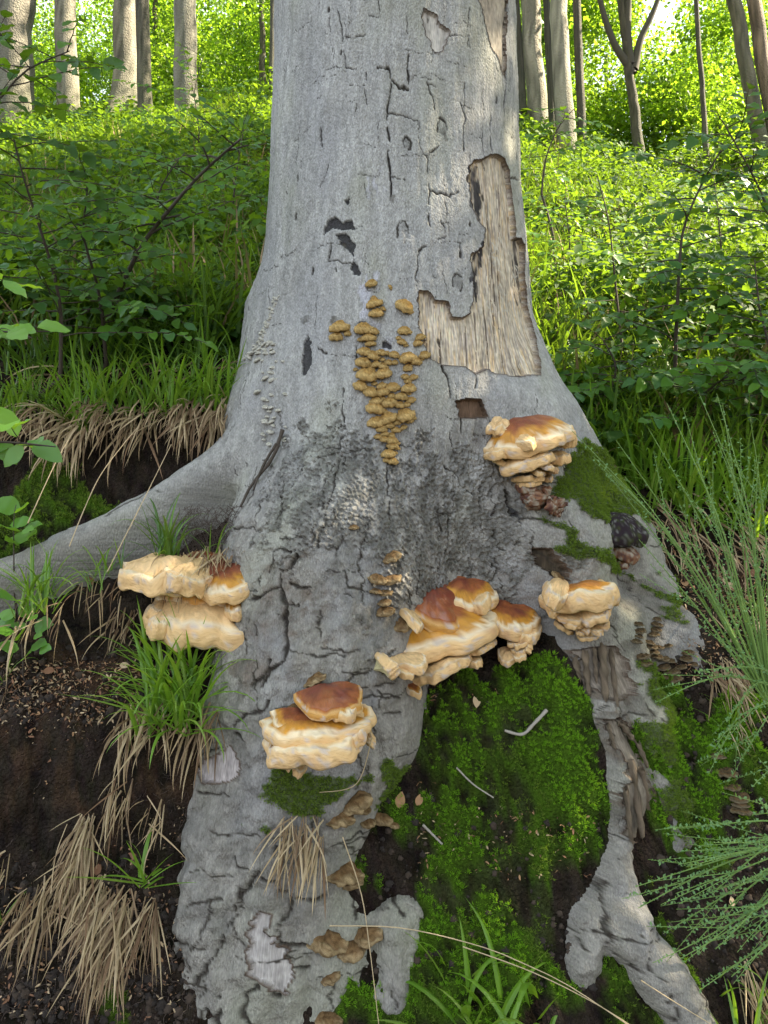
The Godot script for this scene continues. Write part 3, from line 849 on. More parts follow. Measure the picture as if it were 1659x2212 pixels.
func materials() -> void:
	var grain := noise_tex(1, 0.05, 5, 0.70, 1.0)
	var bark_h := noise_tex(2, 0.05, 5, 0.0, 1.0)
	var flake_h := noise_tex(3, 0.03, 3, 0.0, 1.0, 512, FastNoiseLite.TYPE_CELLULAR)
	var wood_h := noise_tex(4, 0.02, 4, 0.0, 1.0)
	var m := std(0.85, Color(1.13, 1.13, 1.13), true)
	m.albedo_texture = grain
	m.uv1_triplanar = true
	m.uv1_scale = Vector3(6.5, 3.2, 6.5)
	m.heightmap_enabled = true
	m.heightmap_texture = bark_h
	m.heightmap_scale = 0.5
	m.metallic_specular = 0.35
	mats.bark = m
	m = std(0.8, Color(1.13, 1.13, 1.13), true)
	m.albedo_texture = grain
	m.uv1_triplanar = true
	m.uv1_scale = Vector3(4.0, 3.4, 4.0)
	m.heightmap_enabled = true
	m.heightmap_texture = flake_h
	m.heightmap_scale = 0.9
	m.metallic_specular = 0.4
	mats.flaky = m
	m = std(0.75, Color(1.13, 1.13, 1.13), true)
	m.albedo_texture = grain
	m.uv1_scale = Vector3(14.0, 0.8, 1)
	m.heightmap_enabled = true
	m.heightmap_texture = wood_h
	m.heightmap_scale = 0.25
	m.metallic_specular = 0.3
	mats.wood = m
	m = std(0.95, Color(1.1, 1.1, 1.1), true)
	m.albedo_texture = grain
	m.uv1_triplanar = true
	m.uv1_world_triplanar = true
	m.uv1_scale = Vector3(3, 3, 3)
	m.heightmap_enabled = true
	m.heightmap_texture = bark_h
	m.heightmap_scale = 2.4
	m.metallic_specular = 0.2
	mats.soil = m
	mats.moss = leafy(0.125, 0.265, 0.006, 0.26, 0.9)
	mats.moss2 = leafy(0.10, 0.15, 0.014, 0.14, 0.9)
	m = std(0.42, Color.WHITE, true)
	m.heightmap_enabled = true
	m.heightmap_texture = bark_h
	m.heightmap_scale = 0.12
	m.uv1_scale = Vector3(2, 2, 1)
	m.clearcoat_enabled = true
	m.clearcoat = 0.7
	m.clearcoat_roughness = 0.25
	mats.lacquer = m
	m = m.duplicate()
	m.roughness = 0.58
	m.clearcoat = 0.08
	mats.cap = m
	m = std(0.85, Color.WHITE, true)
	m.heightmap_enabled = true
	m.heightmap_texture = noise_tex(6, 0.012, 4, 0.0, 1.0)
	m.heightmap_scale = 0.25
	m.uv1_scale = Vector3(3, 3, 1)
	m.metallic_specular = 0.22
	mats.rim = m
	m = std(0.9, Color.WHITE, true)
	m.metallic_specular = 0.2
	mats.pore = m
	m = std(0.95, Color(1.1, 1.1, 1.1), true)
	m.albedo_texture = grain
	m.uv1_scale = Vector3(2, 2, 1)
	m.heightmap_enabled = true
	m.heightmap_texture = bark_h
	m.heightmap_scale = 0.2
	m.metallic_specular = 0.2
	mats.velvet = m

# === bracket fungi ==========================================================================================================
const DEEP := Color(0.15, 0.030, 0.014)
const RED := Color(0.25, 0.070, 0.018)
const AMBER := Color(0.46, 0.21, 0.022)
const CREAM := Color(0.66, 0.44, 0.215)
const WHITE_RIM := Color(0.70, 0.58, 0.41)
const PORE := Color(0.50, 0.45, 0.25)

# the points of one shelf: rows run from the back of the cap over the rim to the back of the underside, columns from its right end to its left.
# w across, o out from the wall, t thickness of the rim, h rise of the cap towards the wall, u drop of the underside
func shelf_points(w: float, o: float, t: float, h: float, u: float, lump: float, s: int, cols := 40, caps := 12, rims := 10, unders := 8) -> PackedVector3Array:
	var n := nz(s, 1.0, 2)
	var P := PackedVector3Array()
	var rows := caps + rims + unders
	for i in rows:
		for j in cols:
			var f := PI * j / (cols - 1)
			var lobe := 1.0 + 0.15 * n.get_noise_2d(f * 1.0 + s, 3.0) + 0.03 * n.get_noise_2d(f * 3.0 + s, 9.0)
			var e := Vector3(0.5 * w * cos(f) * lobe, 0, o * pow(maxf(sin(f), 0.0), 0.75) * lobe)
			var tt := t * (0.55 + 0.45 * sqrt(maxf(sin(f), 0.0))) * (1.0 + 0.16 * n.get_noise_2d(f * 1.3 + 5.0, s))
			var sag := t * 0.18 * n.get_noise_2d(f * 1.3 + 20.0, s)
			var p := Vector3.ZERO
			var edge := 1.0
			if i < caps:
				var r := float(i) / caps
				edge = r * r * r
				tt = lerpf(t, tt, edge)
				p = e * r
				p.y = tt * 0.5 + h * (1.0 - pow(r, 2.2)) + t * 0.10 * sin(r * PI)
			elif i < caps + rims:
				var b := PI * (0.5 - float(i - caps) / (rims - 1))
				var bulge := pow(maxf(cos(b), 0.0), 0.38 if b < 0.0 else 0.6)
				p = e + e.normalized() * tt * 0.42 * bulge
				p.y = tt * 0.5 * sin(b)
			else:
				var r := 1.0 - float(i - caps - rims + 1) / unders
				edge = r * r * r
				p = e * r
				p.y = -tt * 0.5 - u * (1.0 - r) + tt * 0.25 * sin(r * PI)
			p.y += sag * edge
			var q := p / maxf(w, 0.05) * 2.6
			p += Vector3(n.get_noise_3d(q.x + s, q.y, q.z), n.get_noise_3d(q.x, q.y + s, q.z) * 1.2, n.get_noise_3d(q.x, q.y, q.z + s)) * lump
			var q2 := p * 55.0
			p += Vector3(0, n.get_noise_3d(q2.x, q2.y + s, q2.z), n.get_noise_3d(q2.x + s, q2.y, q2.z)) * lump * 0.14
			P.append(p)
	return P

# one shelf of a fungus: its rim is the part, cap and pore surface hang under it
# c centre of the rim (measured), wp width and tp thickness (measured), keys: o out, roll, pitch, h, u, lump, d wall depth, look "red" | "amber" | "cream" | "deep"
func shelf(root: Node3D, v: Array, c: Array, wp: float, tp: float, k: Dictionary = {}) -> void:
	var px := view(v, c)[0]
	var hit := cast(px.x, px.y)
	var d: float = k.get("d", -hit.z)
	var w: float = wp * v[2] * d / F
	var t: float = tp * v[2] * d / F
	var o: float = k.get("o", w * 0.42)
	var s: int = int(px.x * 3 + px.y * 7) % 1000
	var out := Vector3(0, 0, 1)
	if not k.has("d"):
		var n := normal_at(hit)
		n.y = 0.0
		out = (n.normalized() * 0.45 + Vector3(EYE.x - hit.x, 0, EYE.z - hit.z).normalized() * 0.7).normalized()
	var pit: float = deg_to_rad(k.get("pitch", 12.0))
	var roll: float = deg_to_rad(k.get("roll", 0.0))
	var wall := at(px.x, px.y, d)
	# the rim's middle lies on the measured line of sight, one projection in front of the wall
	var mid := at(px.x, px.y, d - o * 0.85)
	var B := facing(out) * Basis(Vector3(0, 0, 1), roll) * Basis(Vector3(1, 0, 0), pit)
	var lump: float = k.get("lump", 0.03) * minf(w, 0.22)
	var cols := 44 if w > 0.07 else 26
	var P := shelf_points(w, o, t, k.get("h", t * 1.1), k.get("u", t * 0.6), lump, s, cols)
	var rows := 30
	var n1 := nz(s + 1, 26.0, 3); var n2 := nz(s + 2, 90.0, 2); var n3 := nz(s + 3, 12.0, 2)
	var C := PackedColorArray()
	var kind: String = k.get("look", "red")
	for i in rows:
		for j in cols:
			var p := P[i * cols + j]
			var a := n1.get_noise_3dv(p); var b := n2.get_noise_3dv(p); var g := n3.get_noise_3dv(p)
			var c2 := CREAM
			if i < 12:
				var r := i / 12.0 + a * 0.16 + g * 0.1
				if kind == "cream": c2 = CREAM.lerp(RED, clampf(0.35 - r + g, 0.0, 0.6))
				else:
					var inner := RED.lerp(DEEP, clampf(g * 1.6 + (0.9 if kind == "deep" else 0.2), 0.0, 1.0))
					if kind == "amber": inner = RED.lerp(AMBER, 0.45)
					c2 = inner.lerp(AMBER, ss(0.58, 0.80, r)).lerp(WHITE_RIM, ss(0.86, 0.98, r))
					if kind == "deep": c2 = inner.lerp(RED, ss(0.6, 0.92, r)).lerp(AMBER, ss(0.94, 1.04, r) * 0.6)
				c2 = c2 * (1.0 + b * 0.35)
			elif i < 22:
				var r := (i - 12) / 9.0
				c2 = WHITE_RIM.lerp(CREAM, ss(-0.05, 0.28, r + a * 0.25))
				c2 = c2.lerp(WHITE_RIM, clampf(a * 1.4 - 0.2, 0.0, 0.6)).lerp(Color(0.45, 0.26, 0.15), clampf(g * 1.5 - 0.45, 0.0, 0.55))
				c2 = c2.lerp(PORE, ss(0.72, 1.0, r) * 0.75) * (1.0 + b * 0.14)
				if kind == "deep" and r < 0.6: c2 = c2.lerp(AMBER, 0.75)
				if a > 0.33: c2 = c2.lerp(Color(0.46, 0.40, 0.38), 0.65)
				if n2.get_noise_3d(p.x * 1.5, p.y * 1.5, p.z * 1.5 + 7.0) > 0.56: c2 = c2.lerp(Color(0.30, 0.18, 0.09), 0.5)
			else:
				c2 = PORE * (1.0 + b * 0.3 + a * 0.25)
			c2.a = 1.0
			C.append(c2)
	if kind == "old":
		for i in C.size():
			var e := n1.get_noise_3dv(P[i] * 1.5)
			C[i] = Color(0.028, 0.022, 0.026).lerp(Color(0.05, 0.06, 0.02), clampf(e * 2.0, 0, 1)).lerp(Color(0.22, 0.22, 0.21), clampf(n2.get_noise_3dv(P[i]) * 3.0 - 0.9, 0, 0.6))
	if kind == "rot":
		for i in C.size():
			var e := n1.get_noise_3dv(P[i] * 1.5)
			C[i] = Color(0.19, 0.075, 0.025).lerp(Color(0.32, 0.28, 0.22), clampf(e * 3.0, 0, 1)).lerp(Color(0.09, 0.035, 0.025), clampf(-e * 3.0, 0, 1))
	var rim := obj("rim", grid_mesh(P, C, rows, cols, 11, 22), mats.cap if kind == "rot" else (mats.pore if kind == "old" else mats.rim), root)
	rim.transform = Transform3D(B, mid - B * Vector3(0, 0, o * 0.85) - root.position)
	obj("cap", grid_mesh(P, C, rows, cols, 0, 11), mats.lacquer if kind == "deep" else (mats.pore if kind == "old" else mats.cap), rim)
	obj("pore_surface", grid_mesh(P, C, rows, cols, 22, rows - 1), mats.pore, rim)

func fungus(label: String, v: Array, foot: Array, rows: Array, group := "large bracket fungi on the beech") -> void:
	var px := view(v, foot)[0]
	var root := thing("bracket_fungus", label, "fungus", cast(px.x, px.y), group)
	for r in rows: shelf(root, v, [r[0], r[1]], r[2], r[3], r[4])

const XA := [1031.4, 888.7, 0.1521]
const XB := [219.4, 1195.9, 0.2183]
const XC := [811.9, 1234.3, 0.2216]
const XD := [1124.6, 1234.3, 0.1488]
const XE := [548.6, 1426.4, 0.1852]

func build_fungi() -> void:
	fungus("tall stack of cream shelves under a red cap beside the mossy right root", XA, [800, 700], [
		[800, 500, 1180, 180, {"roll": 13, "pitch": 16, "o": 0.13, "h": 0.055, "u": 0.03}],
		[300, 620, 300, 130, {"roll": 10, "pitch": 8, "o": 0.09, "h": 0.01, "look": "cream"}], [1290, 430, 250, 150, {"roll": 5, "o": 0.10, "h": 0.01, "look": "cream"}], [700, 470, 300, 150, {"roll": 20, "o": 0.145, "h": 0.015, "look": "cream"}],
		[740, 765, 720, 140, {"roll": 17, "pitch": 8, "o": 0.12, "h": 0.02, "look": "cream"}], [1190, 690, 280, 140, {"roll": 5, "pitch": 5, "o": 0.09, "h": 0.01, "look": "cream"}],
		[980, 800, 330, 80, {"roll": -20, "pitch": 5, "o": 0.12, "h": 0.01, "look": "cream"}], [860, 880, 240, 60, {"roll": -12, "o": 0.11, "h": 0.005, "look": "cream"}], [420, 770, 380, 90, {"roll": -28, "pitch": 0, "o": 0.05, "h": 0.0, "look": "cream"}],
		[740, 960, 420, 90, {"pitch": 0, "o": 0.08, "h": 0.0, "look": "cream"}], [750, 1035, 330, 70, {"roll": 3, "pitch": 5, "o": 0.07, "h": 0.0, "look": "cream"}], [1020, 970, 120, 70, {"roll": 15, "o": 0.06, "h": 0.0, "look": "cream"}], [1090, 850, 160, 70, {"roll": 25, "o": 0.08, "h": 0.0, "look": "cream"}]])
	fungus("small lumpy cream bracket at the upper left of the tall stack", XA, [365, 290], [[365, 275, 390, 130, {"roll": 2, "pitch": 18, "o": 0.05, "h": 0.012, "look": "cream", "lump": 0.12}], [300, 350, 130, 60, {"o": 0.035, "h": 0.0, "look": "cream"}], [470, 345, 160, 60, {"o": 0.035, "h": 0.0, "look": "cream"}]])
	fungus("decayed brown fungus hanging in shreds below the tall stack", XA, [850, 1250], [[700, 1110, 260, 120, {"roll": -10, "o": 0.05, "h": 0.02, "look": "rot"}], [820, 1240, 200, 220, {"roll": 80, "o": 0.05, "h": 0.01, "look": "rot", "lump": 0.2}], [940, 1220, 260, 120, {"roll": 60, "o": 0.04, "look": "rot", "lump": 0.2}], [1050, 1350, 220, 110, {"roll": -70, "o": 0.05, "look": "rot", "lump": 0.25}], [1100, 1420, 160, 60, {"roll": -60, "o": 0.04, "look": "rot", "lump": 0.25}]])
	fungus("broad group of three red topped shelves between grass tuft and trunk foot on the left", XB, [1000, 600], [
		[1040, 300, 900, 60, {"d": 2.40, "roll": -4, "pitch": 24, "o": 0.12, "h": 0.045}],
		[545, 285, 860, 170, {"d": 2.33, "roll": -3, "pitch": 10, "o": 0.15, "h": 0.02, "look": "cream", "lump": 0.09}], [780, 290, 420, 170, {"d": 2.32, "roll": -12, "pitch": 6, "o": 0.165, "h": 0.02, "look": "cream", "lump": 0.09}],
		[1240, 400, 560, 130, {"d": 2.33, "roll": 10, "pitch": 14, "o": 0.15, "h": 0.03}], [1430, 330, 240, 120, {"d": 2.33, "roll": 5, "pitch": 8, "o": 0.12, "h": 0.01, "look": "cream"}],
		[980, 590, 980, 60, {"d": 2.36, "roll": -2, "pitch": 30, "o": 0.13, "h": 0.09, "look": "red"}], [1330, 590, 280, 95, {"d": 2.32, "roll": 8, "pitch": 14, "o": 0.14, "h": 0.02}], [530, 600, 170, 130, {"d": 2.32, "roll": -30, "pitch": 8, "o": 0.10, "h": 0.01, "look": "cream"}],
		[985, 790, 1060, 230, {"d": 2.33, "roll": -7, "pitch": 10, "o": 0.17, "h": 0.03, "look": "cream", "lump": 0.07, "u": 0.03}], [600, 740, 300, 180, {"d": 2.33, "roll": -10, "pitch": 8, "o": 0.165, "h": 0.01, "look": "cream"}]])
	fungus("glossy chestnut double cap, topmost of the group in the hollow of the trunk foot", XC, [700, 400], [
		[880, 330, 520, 120, {"roll": -6, "pitch": 20, "o": 0.13, "h": 0.022, "look": "red"}], [1030, 340, 200, 110, {"roll": 20, "pitch": 10, "o": 0.15, "h": 0.01, "look": "cream"}],
		[650, 490, 690, 90, {"roll": -3, "pitch": 27, "o": 0.17, "h": 0.03, "look": "deep", "u": 0.02}], [410, 540, 150, 90, {"roll": -25, "o": 0.14, "h": 0.0, "look": "cream"}]])
	fungus("long slanting shelf with thick cream rim below the chestnut cap", XC, [600, 800], [
		[620, 745, 1120, 170, {"roll": 13, "pitch": 13, "o": 0.20, "h": 0.05, "look": "red", "u": 0.0, "lump": 0.04}],
		[150, 960, 190, 120, {"roll": -55, "pitch": 0, "o": 0.13, "h": 0.0, "look": "cream"}], [380, 930, 380, 90, {"roll": 8, "pitch": 5, "o": 0.14, "h": 0.0, "look": "cream"}], [290, 1000, 200, 60, {"roll": -8, "o": 0.13, "h": 0.0, "look": "cream"}],
		[1010, 765, 360, 55, {"roll": 20, "pitch": 0, "o": 0.14, "h": 0.01}], [640, 990, 580, 100, {"roll": 24, "pitch": -4, "o": 0.17, "h": 0.02, "look": "cream", "lump": 0.04}], [970, 900, 170, 70, {"roll": 12, "pitch": -4, "o": 0.15, "h": 0.0, "look": "cream"}], [400, 1190, 130, 60, {"roll": 5, "o": 0.06, "h": 0.0}]])
	fungus("rough brown topped bracket right of the long slanting shelf", XC, [1300, 620], [
		[1290, 560, 560, 120, {"roll": -9, "pitch": 16, "o": 0.15, "h": 0.012, "u": 0.04}], [1450, 640, 230, 110, {"roll": -15, "o": 0.14, "h": 0.0, "look": "cream"}],
		[1390, 715, 240, 45, {"roll": 4, "pitch": 8, "o": 0.12, "h": 0.0, "look": "cream"}], [1390, 785, 190, 40, {"roll": 4, "pitch": 8, "o": 0.11, "h": 0.0, "look": "cream"}], [1400, 845, 150, 45, {"roll": 10, "o": 0.10, "h": 0.0, "look": "cream"}], [1490, 760, 100, 60, {"roll": 60, "o": 0.11, "h": 0.0, "look": "cream"}], [1275, 885, 170, 60, {"roll": 0, "pitch": 18, "o": 0.08, "h": 0.005, "look": "cream"}]])
	fungus("cream stack with orange hollow in its top, above the split wood on the right", XD, [900, 600], [
		[930, 430, 980, 300, {"roll": 8, "pitch": 6, "o": 0.12, "h": 0.0, "look": "amber", "u": 0.02}], [500, 400, 330, 220, {"roll": -25, "pitch": 10, "o": 0.135, "h": 0.01, "look": "cream"}], [1290, 360, 260, 220, {"roll": 20, "pitch": 8, "o": 0.12, "h": 0.01, "look": "cream"}],
		[1130, 670, 560, 110, {"roll": 24, "pitch": 10, "o": 0.12, "h": 0.015, "look": "cream"}], [470, 590, 180, 120, {"roll": -10, "o": 0.10, "h": 0.0, "look": "cream"}], [660, 710, 470, 60, {"roll": -8, "o": 0.10, "h": 0.0, "look": "cream"}], [760, 790, 290, 75, {"roll": -8, "o": 0.09, "h": 0.0, "look": "cream"}], [1220, 790, 190, 90, {"roll": 24, "o": 0.10, "h": 0.0, "look": "cream"}],
		[1110, 890, 230, 90, {"roll": 10, "o": 0.09, "h": 0.0, "look": "cream"}], [960, 870, 140, 60, {"roll": 18, "o": 0.09, "h": 0.0, "look": "cream"}], [620, 830, 270, 70, {"roll": -32, "pitch": 0, "o": 0.06, "h": 0.0, "look": "cream"}], [1000, 970, 330, 60, {"roll": 4, "o": 0.06, "h": 0.0, "look": "cream"}], [870, 900, 150, 60, {"roll": -10, "o": 0.07, "h": 0.0, "look": "cream"}]])
	fungus("small dark red bracket with yellow band and white tip", XE, [900, 600], [[930, 620, 700, 85, {"roll": 6, "pitch": 16, "o": 0.13, "h": 0.018, "look": "deep"}], [1090, 625, 360, 105, {"roll": 8, "pitch": 10, "o": 0.145, "h": 0.006, "look": "amber"}]])
	fungus("massive cream bracket with reddish top, lowest of the large ones on the trunk foot", XE, [750, 1000], [
		[790, 890, 1210, 160, {"roll": 5, "pitch": 9, "o": 0.135, "h": 0.004, "look": "amber"}], [520, 835, 640, 50, {"roll": -3, "pitch": 14, "o": 0.11, "h": 0.012, "look": "red"}], [1140, 880, 480, 160, {"roll": 12, "pitch": 14, "o": 0.14, "h": 0.01, "look": "cream"}],
		[730, 1090, 1080, 220, {"roll": 8, "pitch": 8, "o": 0.15, "h": 0.01, "look": "cream", "u": 0.02, "lump": 0.05}], [210, 1060, 100, 120, {"roll": -20, "o": 0.10, "h": 0.0, "look": "cream"}], [520, 1290, 180, 80, {"roll": -20, "o": 0.10, "h": 0.0, "look": "cream"}], [420, 1200, 110, 80, {"roll": -20, "o": 0.11, "h": 0.0, "look": "cream"}], [1360, 950, 130, 110, {"roll": 40, "o": 0.09, "h": 0.0, "look": "cream"}]])
	fungus("old blackish bracket in the moss of the right root", V1, [1345, 1160], [[1345, 1160, 105, 34, {"roll": -3, "pitch": 22, "o": 0.08, "h": 0.03, "look": "old"}], [1352, 1200, 50, 26, {"roll": -20, "o": 0.05, "h": 0.01, "look": "rot"}], [1345, 1222, 26, 16, {"o": 0.04, "h": 0.0, "look": "rot"}]])
	tick("large fungi")
	small_fungi()

var small_meshes := {}
func small_mesh(kind: String, k: int) -> ArrayMesh:
	var key := kind + str(k)
	if small_meshes.has(key): return small_meshes[key]
	var cols := 22
	var thick: float = {"tan": 0.40, "brown": 0.20, "tail": 0.10, "crust": 0.28}[kind]
	var P := shelf_points(1.0, 0.5, thick, 0.16, 0.16, 0.085, k * 37 + kind.length() * 11, cols, 7, 6, 4)
	var top: Color = {"tan": Color(0.47, 0.285, 0.095), "brown": Color(0.22, 0.135, 0.065), "tail": Color(0.075, 0.062, 0.038), "crust": Color(0.68, 0.64, 0.54)}[kind]
	var rim: Color = {"tan": Color(0.58, 0.40, 0.165), "brown": Color(0.42, 0.31, 0.17), "tail": Color(0.24, 0.19, 0.12), "crust": Color(0.8, 0.77, 0.68)}[kind]
	var n := nz(k + 9, 3.0, 3); var n2 := nz(k + 19, 9.0, 2)
	var C := PackedColorArray()
	for i in 17:
		for j in cols:
			var p := P[i * cols + j]
			var c := top.lerp(rim, ss(0.3, 1.0, (i - 4) / 4.0 + n.get_noise_3dv(p) * 0.5)) if i < 13 else top * 0.8
			if kind == "brown": c = c.lerp(Color(0.13, 0.07, 0.03), clampf(n.get_noise_3dv(p * 1.7) * 2.0, 0.0, 0.7))
			if kind == "tail" and i < 7: c = top.lerp(Color(0.16, 0.10, 0.05), 0.5 + 0.5 * sin(i * 2.4))
			c = c * (1.0 + n2.get_noise_3dv(p) * 0.5)
			c.a = 1.0
			C.append(c)
	var m := grid_mesh(P, C, 17, cols, 0, 16)
	small_meshes[key] = m
	return m

func small(kind: String, v: Array, x: float, y: float, wp: float, roll: float, label: String, group: String, called := "small_bracket", pitch := 12.0, out := 1.0) -> void:
	var px := view(v, [x, y])[0]
	var hit := cast(px.x, px.y)
	var w: float = wp * v[2] * -hit.z / F
	var n := normal_at(hit)
	n.y *= 0.3
	var B := facing((n.normalized() * 0.5 + Vector3(EYE.x - hit.x, 0, EYE.z - hit.z).normalized() * 0.5)) * Basis(Vector3(0, 0, 1), deg_to_rad(roll)) * Basis(Vector3(1, 0, 0), deg_to_rad((pitch + 16.0 if kind == "tan" else pitch) + rng.randf_range(-8, 8)))
	var o := obj(called, small_mesh(kind, rng.randi() % 7), mats.velvet)
	o.transform = Transform3D(B * Basis.from_scale(Vector3(1, 1, out) * w), hit - B.z * w * 0.10)
	tag(o, label, "fungus", group)

func column_of(kind: String, v: Array, list: Array, what: String, group: String) -> void:
	list.sort_custom(func(a, b): return a[1] < b[1])
	for k in list.size():
		var e: Array = list[k]
		small(kind, v, e[0], e[1], e[2], e[3] if e.size() > 3 else rng.randf_range(-12, 12), what % ordinal(k), group)

func small_fungi() -> void:
	var XS := [740.6, 592.5, 0.13227]     # enlarged view of the upper column
	var XT := [740.6, 790.0, 0.13227]     # and of the lower one
	var g := "small tan brackets climbing the middle of the trunk"
	column_of("tan", XS, [[465, 150, 165, 10], [520, 480, 235, 12], [545, 640, 205, 3], [655, 565, 95, -20], [1015, 530, 270, -28], [775, 215, 80, -60], [505, 385, 90, 0]], "tan bracket at the top of the trunk's column, %s counting downward", g)
	column_of("tan", VT, [[470, 1785, 100, 0], [450, 1835, 72, 0], [512, 1815, 40, -10], [600, 1790, 90, -4], [650, 1805, 55, -8]], "tan bracket in the row below the topmost ones, %s counting downward", g)
	column_of("tan", XS, [[430, 1035, 210], [295, 1068, 100], [455, 1135, 160], [355, 1265, 200, -10], [500, 1330, 195, -18], [620, 1280, 145], [720, 1290, 105], [845, 1320, 160, -10], [650, 1395, 85], [750, 1440, 120], [845, 1440, 105]], "tan bracket in the upper left bunch of the column, %s counting downward", g)
	column_of("tan", XS, [[340, 1440, 240, -10], [545, 1475, 160, 8], [655, 1505, 155, -10], [465, 1540, 120], [330, 1572, 115], [210, 1555, 75], [400, 1640, 290, -8], [660, 1620, 240, 12]], "tan bracket in the middle left bunch of the column, %s counting downward", g)
	column_of("tan", XS, [[1010, 930, 195, 0], [915, 1045, 90], [970, 1110, 145, -15], [1030, 1160, 75], [1265, 1030, 150, 20], [1220, 1125, 145, 10]], "tan bracket at the top of the right hand column, %s counting downward", g)
	column_of("tan", XS, [[1060, 1370, 250, 8], [1190, 1420, 180, -8], [1330, 1320, 170, 14], [1060, 1510, 130, 10], [1290, 1390, 70]], "tan bracket in the upper right bunch beside the bare wood, %s counting downward", g)
	column_of("tan", XT, [[1020, 180, 120], [1150, 190, 140, 14], [1060, 250, 110], [1075, 370, 210, 5], [1075, 450, 80], [955, 505, 190, -4], [1110, 560, 140, 20], [1040, 630, 120, 18], [1060, 60, 130]], "tan bracket in the lower right column, %s counting downward", g)
	column_of("tan", XT, [[515, 290, 90], [290, 330, 220, -14], [640, 330, 160, 12], [815, 350, 200, 6], [455, 430, 220, -6], [650, 425, 200, 10], [540, 580, 190, 6], [655, 530, 90], [760, 600, 230, 8], [920, 640, 160, -6]], "tan bracket in the central bunch of the column, %s counting downward", g)
	column_of("tan", XT, [[530, 700, 270, -10], [670, 750, 120], [800, 490, 120], [540, 920, 240, 6], [740, 850, 260, 18], [1010, 810, 280, 18], [760, 965, 150], [880, 925, 130], [1085, 900, 130, 10], [1140, 850, 110], [640, 990, 140]], "tan bracket in the wide lower bunch of the column, %s counting downward", g)
	column_of("tan", XT, [[630, 1035, 160], [870, 1050, 140], [990, 1010, 115, 30], [570, 1160, 120], [680, 1205, 150], [800, 1215, 170, -6], [810, 1310, 160], [890, 1350, 90], [890, 1270, 80], [740, 1440, 200], [845, 1425, 90], [810, 1560, 160, -10], [720, 1540, 120], [690, 1110, 130], [790, 1130, 110]], "tan bracket in the tapering tip of the column, %s counting downward", g)
	tick("tan brackets")
	column_of("brown", V1, [[846, 1204, 40, 25], [815, 1252, 40, -8], [845, 1253, 42, 18], [812, 1279, 26, -10], [833, 1281, 28, 6], [830, 1302, 30, 10], [832, 1322, 40, 12], [763, 1140, 24, 0]], "thin tan bracket on the smooth grey patch of the trunk foot, %s counting downward", "tan brackets low on the trunk")
	column_of("brown", XE, [[715, 235, 270, 26], [670, 380, 170, 5], [860, 410, 230, -14], [625, 465, 110, 0], [490, 560, 210, 6]], "brown bracket right above the dark red one, %s counting downward", "brown brackets on the trunk foot")
	column_of("brown", VB, [[555, 778, 170, 20], [600, 815, 72, 0], [460, 862, 160, 0], [615, 882, 88, 0], [698, 862, 120, -6], [762, 895, 72, -10]], "brown bracket in the group on the white mould beside moss, %s counting downward", "brown brackets on the trunk foot")
	column_of("brown", VB, [[480, 1160, 205, -6], [530, 1210, 120, 8], [395, 1535, 210, -10], [520, 1575, 160, -4], [617, 1500, 165, 18], [418, 1720, 105, 22], [405, 1955, 150, 0]], "brown bracket low on the trunk foot near the frame's base, %s counting downward", "brown brackets on the trunk foot")
	small("brown", XC, 280, 500, 270, 20, "flat brown bracket left of the glossy chestnut cap", "brown brackets on the trunk foot")
	small("brown", XD, 540, 90, 220, -50, "amber brown lump above the cream stack on the right", "brown brackets on the trunk foot")
	var rows := [[870, 1790, 62], [872, 1830, 75], [865, 1862, 60], [860, 1893, 70], [980, 1758, 60], [980, 1790, 65], [975, 1822, 60], [965, 1850, 66], [940, 1900, 60], [950, 1925, 66], [990, 1932, 60], [960, 1962, 70], [1050, 1920, 50], [980, 1985, 70], [1022, 2000, 66], [1062, 2012, 60], [1170, 1962, 66], [1160, 2000, 70], [892, 1985, 80], [910, 2022, 90], [1022, 2052, 80], [1072, 2082, 86], [1032, 2102, 86], [1092, 2122, 90], [1130, 2052, 60], [1205, 2032, 60]]
	for e in rows: e[2] *= 1.15
	column_of("tail", [1069.8, 713.2, 0.35515], rows, "thin dark banded bracket on the grey right root, %s counting downward", "thin dark brackets on the right root")
	column_of("tail", VR, [[1350, 575, 120, 0], [1402, 680, 125, 0], [1435, 770, 100, 0], [1480, 832, 130, 0], [1490, 872, 120, 0], [1490, 915, 125, 0]], "thin blackish bracket in the mossy soil at the right, %s counting downward", "thin dark brackets in the soil")
	var line := bend([Vector3(600, 640, 0), Vector3(576, 700, 0), Vector3(557, 752, 0), Vector3(533, 775, 0)], 44)
	var slant: Array = []; var knot: Array = []; var loose: Array = []
	for p in line: slant.append([p.x + rng.randf_range(-5, 5), p.y, rng.randf_range(8, 15), rng.randf_range(-30, 30)])
	for k in 16: knot.append([rng.randf_range(545, 600), rng.randf_range(738, 764), rng.randf_range(9, 17), rng.randf_range(-30, 30)])
	for k in 38: loose.append([rng.randf_range(555, 618), rng.randf_range(770, 965), rng.randf_range(8, 17), rng.randf_range(-30, 30)])
	column_of("crust", V1, slant, "whitish crust bracket in the slanting line on the left flank, %s counting downward", "whitish crust brackets on the left flank")
	column_of("crust", V1, knot, "whitish crust bracket in the cluster ending the slanting line, %s counting downward", "whitish crust brackets on the left flank")
	column_of("crust", V1, loose, "scattered whitish crust bracket above the left root, %s counting downward", "whitish crust brackets on the left flank")

# === plants ==================================================================================================================
var blades: Array[ArrayMesh] = []
var leaves: Array[ArrayMesh] = []

